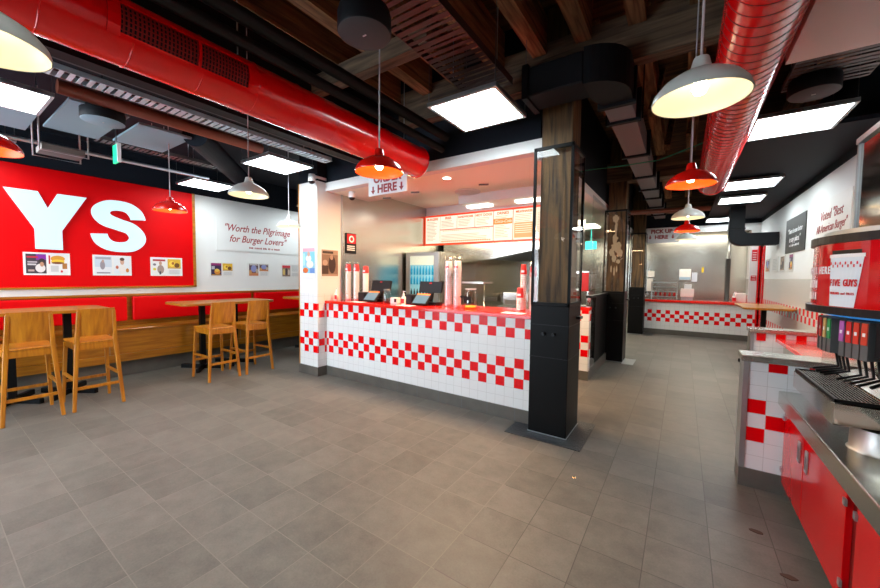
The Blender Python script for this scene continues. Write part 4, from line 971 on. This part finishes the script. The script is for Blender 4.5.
cup_stack(-1.38, 3.90, 15, 'cup stack half hidden by the nearest post', r=.04, plastic=True)
def till(x, y, label):
    t = thing('till', (x, y, ZC), label, 'cash register', 'tills on the order counter')
    build('till_base', B(x - .14, x + .16, y - .02, y + .14, ZC, ZC + .04), 'darkplastic', t, .005)
    mb = MB(); mb.bar((x, y + .06, ZC + .04), (x, y + .10, ZC + .2), .08, .04); build('stand', mb, 'darkplastic', t)
    mb = MB(); mb.add([(x - .18, y + .06, ZC + .16), (x + .18, y + .06, ZC + .16), (x + .18, y + .09, ZC + .31), (x - .18, y + .09, ZC + .31), (x - .18, y + .10, ZC + .17), (x + .18, y + .10, ZC + .17), (x + .18, y + .13, ZC + .30), (x - .18, y + .13, ZC + .30)], [(0, 1, 2, 3), (7, 6, 5, 4), (0, 4, 5, 1), (1, 5, 6, 2), (2, 6, 7, 3), (3, 7, 4, 0)])
    sc = build('monitor_back', mb, 'darkplastic', t)
    build('badge', MB().add([(x - .02, y + .082, ZC + .28), (x + .02, y + .082, ZC + .28), (x + .02, y + .085, ZC + .295), (x - .02, y + .085, ZC + .295)], [(0, 1, 2, 3)]), 'redprint', sc)
    # customer display, tilted towards the customer
    mb = MB(); a = (x - .14, x + .10)
    mb.add([(a[0], y - .16, ZC + .02), (a[1], y - .16, ZC + .02), (a[1], y - .03, ZC + .15), (a[0], y - .03, ZC + .15), (a[0], y - .14, ZC + .005), (a[1], y - .14, ZC + .005), (a[1], y + .0, ZC + .13), (a[0], y + .0, ZC + .13)], [(0, 1, 2, 3), (7, 6, 5, 4), (0, 4, 5, 1), (1, 5, 6, 2), (2, 6, 7, 3), (3, 7, 4, 0)])
    cdp = build('customer_display', mb, 'darkplastic', t)
    build('screen', MB().add([(a[0] + .015, y - .152, ZC + .032), (a[1] - .015, y - .152, ZC + .032), (a[1] - .015, y - .052, ZC + .132), (a[0] + .015, y - .052, ZC + .132)], [(0, 1, 2, 3)]), 'screen', cdp)
    build('screen_header', MB().add([(a[0] + .015, y - .050, ZC + .134), (a[1] - .015, y - .050, ZC + .134), (a[1] - .015, y - .034, ZC + .150), (a[0] + .015, y - .034, ZC + .150)], [(0, 1, 2, 3)]), 'orangetxt', cdp)
    build('receipt_printer', B(x - .34, x - .20, y - .06, y + .10, ZC, ZC + .13), 'darkplastic', t, .008)
    return t
till(-3.70, 3.84, 'left till with tilted blue customer screen and receipt printer')
till(-2.80, 3.84, 'right till with tilted blue customer screen and receipt printer')
def pump_bottle(x, y, z, label, s=1):
    t = thing('pump_bottle', (x, y, z), label, 'bottle', 'hand sanitiser pump bottles')
    build('bottle_body', MB().lathe([(.0005, 0), (.03 * s, 0), (.03 * s, .10 * s), (.012 * s, .125 * s), (.012 * s, .135 * s)], (x, y, z), 16), 'cup', t)
    build('pump', MB().lathe([(.013 * s, .13 * s), (.013 * s, .15 * s), (.005 * s, .15 * s), (.005 * s, .18 * s), (.0005, .18 * s)], (x, y, z), 12).box(x - .006, x + .03 * s, y - .006, y + .006, z + .17 * s, z + .182 * s), 'whitetxt', t)
    build('bottle_label', MB().lathe([(.0305 * s, .02 * s), (.0305 * s, .08 * s)], (x, y, z), 16, a0=-2.6, a1=-.6), 'redprint', t)
pump_bottle(-4.33, 3.62, ZC, 'pump bottle beside the white pier on the order counter')
pump_bottle(-3.05, 3.66, ZC, 'pump bottle between the two tills')
t = thing('glass_jar', (-3.40, 3.72, ZC), 'clear glass jar beside the left till', 'jar')
build('jar_body', MB().lathe([(.0005, 0), (.05, 0), (.055, .02), (.055, .13), (.042, .16), (.042, .19)], (-3.40, 3.72, ZC), 24), 'plastic', t); build('lid', MB().lathe([(.044, .17), (.044, .195), (.0005, .195)], (-3.4, 3.72, ZC), 20), 'greyplastic', t)
build('contents', MB().lathe([(.0005, .004), (.046, .004), (.05, .05), (.0005, .06)], (-3.4, 3.72, ZC), 20), 'darkplastic', t)
t = thing('dispenser', (-3.26, 3.74, ZC), 'small pale card dispenser beside the clear jar', 'box')
build('dispenser_body', B(-3.32, -3.20, 3.70, 3.78, ZC, ZC + .08), 'cup', t, .004); build('dispenser_slot', B(-3.25, -3.21, 3.698, 3.70, ZC + .02, ZC + .07), 'darkplastic', t)
t = thing('tips_jar', (-2.11, 3.79, ZC), 'clear tips jar lettered TIPS with coins inside', 'jar')
build('jar_body', MB().lathe([(.0005, 0), (.075, 0), (.082, .02), (.082, .16), (.060, .20), (.060, .235)], (-2.11, 3.79, ZC), 28), 'jarglass', t)
build('coins', MB().lathe([(.0005, .004), (.07, .004), (.07, .03), (.0005, .038)], (-2.11, 3.79, ZC), 20), 'yellow', t)
build('jar_rim', MB().lathe([(.060, .225), (.066, .228), (.066, .24), (.058, .24)], (-2.11, 3.79, ZC), 24), 'silver', t)
text('lettering', 'TIPS', (-2.13, 3.705, ZC + .105), .105, FY, 'black', t, .005, sx=.8)
for i, (x, y, la) in enumerate(((-1.48, 3.60, 'white paper sheet on the counter beside the nearest post'), (-3.85, 3.60, 'white paper sheet before the left till'), (-2.95, 3.58, 'white paper sheet before the right till'))):
    setp(build('paper_sheet', B(x - .12, x + .12, y - .07, y + .07, ZC, ZC + .002), 'whitetxt'), la, 'paper', 'paper sheets on the order counter')
t = thing('poster', (-4.40, 3.95, 1.84), 'black and red round emblem poster on the steel kitchen wall', 'poster')
build('poster_sheet', B(-4.408, -4.40, 3.86, 4.08, 1.84, 2.16), 'darkplastic', t); build('red_field', B(-4.40, -4.398, 3.89, 4.07, 2.0, 2.15), 'redprint', t)
mb = MB(); mb.lathe([(.055, 0), (.03, 0)], (0, 0, 0), 24); mb.v = [(-4.396, 3.98 + a, 2.07 + b) for a, b, c_ in mb.v]; build('round_emblem', mb, 'whitetxt', t)
mb = MB(); [mb.box(-4.40, -4.398, 3.89, 4.05, 1.95 - i * .03, 1.965 - i * .03) for i in range(3)]; build('small_print', mb, 'whitetxt', t)

# warming shelves seen through the aisle screen
t = thing('heated_shelf', (-1.75, 7.4, 0), 'steel heated shelf unit with red signs behind the aisle screen', 'shelf unit')
build('shelf_frame', MB().box(-2.0, -1.45, 7.1, 7.7, 0, .95).box(-2.0, -1.97, 7.1, 7.7, .95, 1.60).box(-1.48, -1.45, 7.1, 7.7, .95, 1.60).box(-2.0, -1.45, 7.1, 7.7, 1.25, 1.28).box(-2.0, -1.45, 7.1, 7.7, 1.58, 1.62), 'steel', t)
build('red_sign', B(-1.60, -1.45, 7.07, 7.09, 1.25, 1.60), 'redprint', t); build('red_sign', B(-1.95, -1.68, 7.07, 7.09, 1.17, 1.34), 'redprint', t); build('white_card', B(-1.95, -1.7, 7.07, 7.09, 1.36, 1.6), 'cup', t)

# pick-up kitchen things
t = thing('tray_rack', (-.42, 12.1, .94), 'small wire rack of sauce bottles on the pick-up counter', 'rack')
mb = MB()
for x in (-.72, -.12): mb.tube([(x, 11.75, .936), (x, 11.75, 1.42)], .012, 8); mb.tube([(x, 11.88, .936), (x, 11.88, 1.42)], .012, 8)
build('rack_post', mb, 'silver', t)
for z in (1.0, 1.13, 1.26, 1.39): build('shelf', B(-.72, -.12, 11.74, 11.89, z, z + .015), 'silver', t)
for i in range(5):
    setp(build('sauce_bottle', MB().lathe([(.0005, 0), (.028, 0), (.028, .09), (.010, .11)], (-.62 + i * .11, 11.815, 1.016), 10), 'cupred'), 'small red topped bottle in the pick-up rack', 'bottle', 'red bottles in the pick-up rack')
t = thing('towel_dispenser', (.0, 13.38, 1.5), 'white towel dispenser on the steel wall behind pick-up counter', 'dispenser')
build('dispenser_body', B(-.10, .20, 13.28, 13.398, 1.46, 1.80), 'whitetxt', t, .01); build('blue_band', B(-.09, .19, 13.275, 13.28, 1.48, 1.56), mat('pale_blue_plastic', (.4, .55, .7), .3), t)
t = thing('notice', (.3, 13.39, 1.4), 'pale blue notice sheet beside the towel dispenser', 'notice'); build('sheet', B(.22, .36, 13.385, 13.398, 1.42, 1.70), mat('pale_notice', (.6, .66, .78), .5), t)
setp(build('notice', B(.46, .51, 13.385, 13.398, 1.70, 1.86), 'yellow'), 'yellow tag on the steel wall behind pick-up counter', 'notice')
t = thing('label_printer', (.1, 12.0, .94), 'white label printer and scale on the pick-up counter', 'printer')
build('printer_body', B(-.04, .26, 11.62, 11.85, 1.02, 1.24), 'cup', t, .01); build('printer_stand', B(-.02, .24, 11.66, 11.82, .936, 1.02), 'silver', t); build('top_unit', B(.04, .2, 11.66, 11.82, 1.24, 1.36), 'whitetxt', t, .01)
t = thing('soap_dispenser', (-.95, 13.3, 1.2), 'pale wall dispensers beside the farthest post', 'dispenser')
build('upper_dispenser', B(-.94, -.76, 13.25, 13.398, 1.55, 1.74), 'cup', t); build('lower_dispenser', B(-.95, -.80, 13.25, 13.398, 1.1, 1.5), 'cup', t)
t = thing('steel_column', (.98, 13.2, 0), 'slim dark pipe column against steel wall behind pick-up counter', 'pipe')
build('column_pipe', MB().tube([(1.08, 13.3, 0), (1.08, 13.3, 2.1)], .05, 14), 'greyplastic', t); build('upper_joint', MB().tube([(1.08, 13.3, 2.1), (1.08, 13.3, 2.88)], .035, 14), 'silver', t)
pump_bottle(1.08, 11.56, .936, 'pump bottle on the far pick-up counter', 1.4)
setp(build('storage_box', B(1.12, 1.31, 11.6, 11.85, .936, 1.16), 'cup', bevel=.006), 'pale grey box on the pick-up counter beside the pump bottle', 'box')

# table near the far right wall
high_table(7.62, 9.0, (8.3,), 'honey wood high table against right wall before the pick-up counter', x0=.84, x1=XR - .01, rr=.12)

# right wall boards and small posters
def wall_board(name, y0, y1, z0, z1, m_, label, cat, group=None):
    return setp(build(name, B(XR - .012, XR - .003, y0, y1, z0, z1), m_), label, cat, group)
q_ = wall_board('quote_board', 7.52, 8.76, 1.96, 2.54, mat('charcoal_board', (.045, .043, .04), .5), 'charcoal board with white script lettering on the right wall', 'sign')
text('lettering', '"There is none better', (XR - .014, 8.14, 2.32), .115, FNX, 'whitetxt', q_, .001, .3, sx=.9)
text('lettering', 'in any place."', (XR - .014, 8.14, 2.18), .13, FNX, 'whitetxt', q_, .001, .3)
small_line(XR - .0135, -1, 7.85, 8.45, 2.08, 'whitetxt', q_)
q_ = wall_board('quote_board', 5.77, 7.08, 1.94, 2.53, 'offwhite', 'white board lettered Voted Best All-American Burger', 'sign')
text('lettering', 'Voted "Best', (XR - .014, 6.42, 2.33), .17, FNX, 'redtxt', q_, 0, .3)
text('lettering', 'All-American Burger"', (XR - .014, 6.42, 2.17), .15, FNX, 'redtxt', q_, 0, .3, sx=.85)
small_line(XR - .0135, -1, 6.05, 6.75, 2.03, 'redtxt', q_)
for i, (y0, y1, k, la) in enumerate(((10.1, 10.5, 'mix', 'small poster on right wall nearest the red door'), (9.3, 9.82, 'text', 'pale text poster second from the red door'), (8.74, 9.08, 'sepia', 'small dark pictured poster third from the red door'), (8.14, 8.42, 'dark', 'dark poster on right wall nearest the drinks station'))):
    p_ = wall_board('poster', y0, y1, 1.66, 1.95, 'offwhite', la, 'poster', 'small posters on the right wall'); picture('picture', k, p_, (XR - .012, y1 - .02, 1.68), (0, -1, 0), (-1, 0, 0), y1 - y0 - .04, .25)

# ================================================================== DRINKS STATION
t = thing('drinks_cabinet', (1.0, 2.2, 0), 'stainless topped cabinet with glossy red doors under the drinks station', 'cabinet')
build('cabinet_body', B(.64, XR - .002, -.3, 3.35, .10, .70), 'steel', t)
build('plinth', B(.70, XR - .002, -.3, 3.35, 0, .10), 'skirt', t)
build('worktop', B(.58, XR - .002, -.3, 3.355, .64, .735), 'steel', t, .006, seg=2)
for i, (y0, y1, hy, la) in enumerate(((2.86, 3.335, 2.93, None), (2.215, 2.845, 2.78, None), (1.45, 2.10, 1.55, None), (.75, 1.43, 1.33, None))):
    d_ = build('door', B(.615, .64, y0, y1, .105, .632), 'reddoor', t, .002)
    h_ = build('handle', B(.607, .616, hy - .022, hy + .022, .42, .545), 'silver', d_, .003)
    build('handle_recess', B(.6055, .6075, hy - .012, hy + .012, .44, .515), 'greyplastic', h_)
    yh = y0 if i in (1,) else y1
    for z in (.18, .54): build('hinge', B(.607, .616, yh - .012, yh + .012, z, z + .03), 'silver', d_)
t = thing('drip_tray', (.70, 2.7, .735), 'stainless drip tray with black grate on a round pedestal', 'drip tray')
build('tray_body', B(.59, .775, 2.35, 3.05, .84, .945), 'steelm', t, .006)
build('grate_bed', B(.602, .765, 2.362, 3.04, .945, .948), 'black', t)
mb = MB()
for i in range(12): x = .608 + i * .0133; mb.box(x, x + .005, 2.365, 3.035, .948, .956)
for y in (2.5, 2.68, 2.86): mb.box(.605, .762, y, y + .006, .947, .953)
build('grate_bar', mb, mat('dark_grate', (.06, .06, .065), .25, metal=.8), t)
build('grate_rim', MB().box(.596, .604, 2.356, 3.045, .945, .96).box(.596, .775, 2.356, 2.364, .945, .96).box(.596, .775, 3.038, 3.046, .945, .96), 'blackmetal', t)
build('pedestal', MB().lathe([(.108, 0), (.100, .008), (.098, .105)], (.765, 2.41, .735), 36), mat('satin_steel', (.5, .48, .45), .42, metal=1), t)
build('back_ledge', MB().prism([(.945, .776), (.955, .776), (.985, .90), (.84, .90), (.84, .776)], 2.0, 3.12, axis='y'), 'steelm', t)
setp(build('napkin_pile', B(.70, .90, 1.72, 1.98, .737, .76), 'cup', bevel=.005), 'pale wrapped tray at the right edge on the steel worktop', 'tray')

HC, HR = (1.05, 2.45), .52
t = thing('drinks_machine', (1.05, 2.45, .9), 'rounded drinks dispenser with red lit header showing a white cup', 'drinks dispenser')
def hp(phi, r): return (HC[0] - r * math.cos(phi), HC[1] - r * math.sin(phi))
def drum(z0, z1, r, mname, name, a0=-90, a1=90, bevel=0):
    n = 48; poly = [hp(math.radians(a0 + (a1 - a0) * i / n), r) for i in range(n + 1)] + [(1.46, HC[1] - r), (1.46, HC[1] + r)]
    mb = MB(); mb.prism(poly, z0, z1); 
    o = build(name, mb, mname, t); 
    for p_ in o.data.polygons:
        if abs(p_.normal.z) < .5: p_.use_smooth = False
    return o
hd = drum(1.385, 1.665, HR, 'headred', 'header')
drum(1.352, 1.385, HR + .018, 'darkplastic', 'lower_rim'); drum(1.665, 1.70, HR + .012, 'darkplastic', 'upper_rim')
drum(1.70, 1.725, HR - .03, 'silver', 'header_top')
def patch(a0, a1, z0, z1, r, mname, name, a0t=None, a1t=None, n=8, par=hd):
    a0t = a0 if a0t is None else a0t; a1t = a1 if a1t is None else a1t; vs = []
    for i in range(n + 1):
        b0 = math.radians(a0 + (a1 - a0) * i / n); b1 = math.radians(a0t + (a1t - a0t) * i / n)
        vs += [(*hp(b0, r), z0), (*hp(b1, r), z1)]
    mb = MB(); mb.add(vs, [(2 * i, 2 * i + 1, 2 * i + 3, 2 * i + 2) for i in range(n)]); return build(name, mb, mname, par)
patch(16, 29, 1.388, 1.60, HR + .003, mat('printed_cup_white', (.72, .80, .86), .3), 'printed_cup', 15, 32)
patch(14.5, 32.5, 1.60, 1.615, HR + .004, 'whitetxt', 'printed_cup_rim'); patch(16, 31, 1.615, 1.632, HR + .0035, 'darkplastic', 'printed_drink')
for i in range(12):
    patch(15.6 + i * 1.35, 16.3 + i * 1.35, 1.570 - (i % 2) * .012, 1.582 - (i % 2) * .012, HR + .005, 'redprint', 'printed_check', n=1)
def curved_text(s, a_mid, z, size, m_, step, sx=1, bold=0):
    for i, ch in enumerate(s):
        if ch == ' ': continue
        a = math.radians(a_mid + (i - (len(s) - 1) / 2) * step); x, y = hp(a, HR + .006)
        text('letter', ch, (x, y, z), size, (PI / 2, 0, -PI / 2 + a), m_, hd, bold, sx=sx)
curved_text('FIVE GUYS', 23.0, 1.49, .040, 'redprint', 1.6, sx=.60, bold=.0012)
curved_text('BURGERS and FRIES', 23.0, 1.445, .015, 'redprint', .72, sx=.8)
curved_text('REFILL HERE', 3.5, 1.545, .046, 'whitetxt', 2.3, sx=.62, bold=.001)
for k in range(5): patch(-10 + k * 3.2, -8 + k * 3.2, 1.465, 1.500, HR + .005, 'whitetxt', 'printed_mark', n=2); patch(-10 + k * 3.2, -8.4 + k * 3.2, 1.41, 1.445, HR + .005, 'whitetxt', 'printed_mark', n=2)
# machine body under the header
build('machine_body', MB().prism([(.905, 1.8), (.905, 3.0), (1.46, 3.0), (1.46, 1.8)], .737, 1.352), 'steelm', t)
build('front_panel', MB().prism([hp(math.radians(a), .475) for a in range(34, 66, 4)] + [hp(math.radians(a), .42) for a in range(62, 33, -4)], 1.19, 1.33), 'darkplastic', t)
build('valve_shroud', MB().prism([hp(math.radians(a), .44) for a in range(16, 80, 8)] + [hp(math.radians(a), .30) for a in range(72, 15, -8)], 1.20, 1.352), 'darkplastic', t)
build('valve_shroud', MB().prism([hp(math.radians(a), .42) for a in range(-20, 17, 6)] + [hp(math.radians(a), .30) for a in range(16, -21, -6)], 1.22, 1.352), 'navyplastic', t, label='deep blue shroud')
build('blue_light_strip', MB().prism([hp(math.radians(a), .47) for a in range(-25, 81, 8)] + [hp(math.radians(a), .45) for a in range(79, -26, -8)], 1.338, 1.352), 'blue', t)
vcol = [((.55, .02, .02), 'red'), ((.55, .03, .02), 'red'), ((.6, .38, .12), 'tan'), ((.02, .30, .08), 'green'), ((.45, .12, .42), 'purple'), ((.60, .02, .02), 'bright red'), ((.62, .03, .01), 'bright red'), ((.62, .05, .02), 'bright red')]
angs = [-7, 0, 5.5, 10, 19.5, 23.5, 27.3, 31]
for i, (a_, (c_, nm)) in enumerate(zip(angs, vcol)):
    a = math.radians(a_); R0 = .49
    def boxpol(w, r0, r1): 
        x0, y0 = hp(a, r0); x1, y1 = hp(a, r1); tx, ty = math.sin(a), -math.cos(a)
        return [(x0 + tx * w, y0 + ty * w), (x0 - tx * w, y0 - ty * w), (x1 - tx * w, y1 - ty * w), (x1 + tx * w, y1 + ty * w)]
    v_ = build('valve', MB().prism(boxpol(.0135, .40, R0), 1.17, 1.33), 'greyplastic', t)
    build('flavour_label', MB().prism(boxpol(.0115, R0, R0 + .004), 1.235, 1.325), mat('flavour_print_%d' % i, c_, .3), v_, label=nm + ' flavour label')
    build('label_mark', MB().prism(boxpol(.005, R0 + .004, R0 + .0055), 1.27, 1.285), 'whitetxt', v_)
    x0, y0 = hp(a, .43); x1, y1 = hp(a, .415); x2, y2 = hp(a, .50)
    build('lever', MB().tube([(x0, y0, 1.18), (x1, y1, 1.09), (x2, y2, 1.065)], .006, 8), 'darkplastic', v_)
for a_ in (36, 41, 46, 51, 56):
    a = math.radians(a_); x0, y0 = hp(a, .42); x1, y1 = hp(a, .41); x2, y2 = hp(a, .50)
    build('lever', MB().tube([(x0, y0, 1.21), (x1, y1, 1.10), (x2, y2, 1.07)], .007, 8), 'darkplastic', t)
t = thing('ice_bin', (1.15, 2.3, 1.73), 'tall polished steel ice bin on top of the drinks dispenser', 'ice bin')
build('bin_body', B(.80, 1.42, 1.3, 3.02, 1.728, 2.27), 'steelm', t, .01); build('lid', B(.785, 1.44, 1.28, 3.035, 2.27, 2.30), 'silver', t)
build('lower_trim', B(.79, 1.43, 1.29, 3.03, 1.726, 1.742), 'darkplastic', t); build('edge_trim', B(.79, .81, 3.01, 3.03, 1.742, 2.27), 'silver', t)
# things on the floor
for i, (x, y, s_, la) in enumerate(((.42, 2.78, .028, 'brown scrap on the floor before the red cabinet, farther one'), (.50, 2.44, .028, 'brown scrap on the floor before red cabinet, nearer one'))):
    mb = MB(); mb.prism([(x + s_ * (1 + .4 * random.random()) * math.cos(k * .7), y + s_ * .5 * (1 + .5 * random.random()) * math.sin(k * .7)) for k in range(9)], 0, .003); setp(build('leaf_scrap', mb, mat('dry_leaf_%d' % i, (.07, .035, .02), .7)), la, 'scrap')
setp(build('floor_stud', MB().lathe([(.014, 0), (.01, .004), (.0005, .005)], (-.62, 2.75, 0), 12), mat('brass_stud', (.8, .6, .3), .15, metal=1)), 'small brass stud in the floor in front of nearest post', 'stud')

# lettering becomes plain meshes
bpy.context.view_layer.update(); dg = bpy.context.evaluated_depsgraph_get()
for o in [x for x in bpy.data.objects if x.type == 'FONT']:
    me = bpy.data.meshes.new_from_object(o.evaluated_get(dg)); nm = o.name
    c = bpy.data.objects.new('tmp', me); C.objects.link(c); c.parent = o.parent; c.location = o.location; c.rotation_euler = o.rotation_euler; c.scale = o.scale
    bpy.data.objects.remove(o); c.name = nm
for o in bpy.data.objects:
    if '_o' in o: del o['_o']
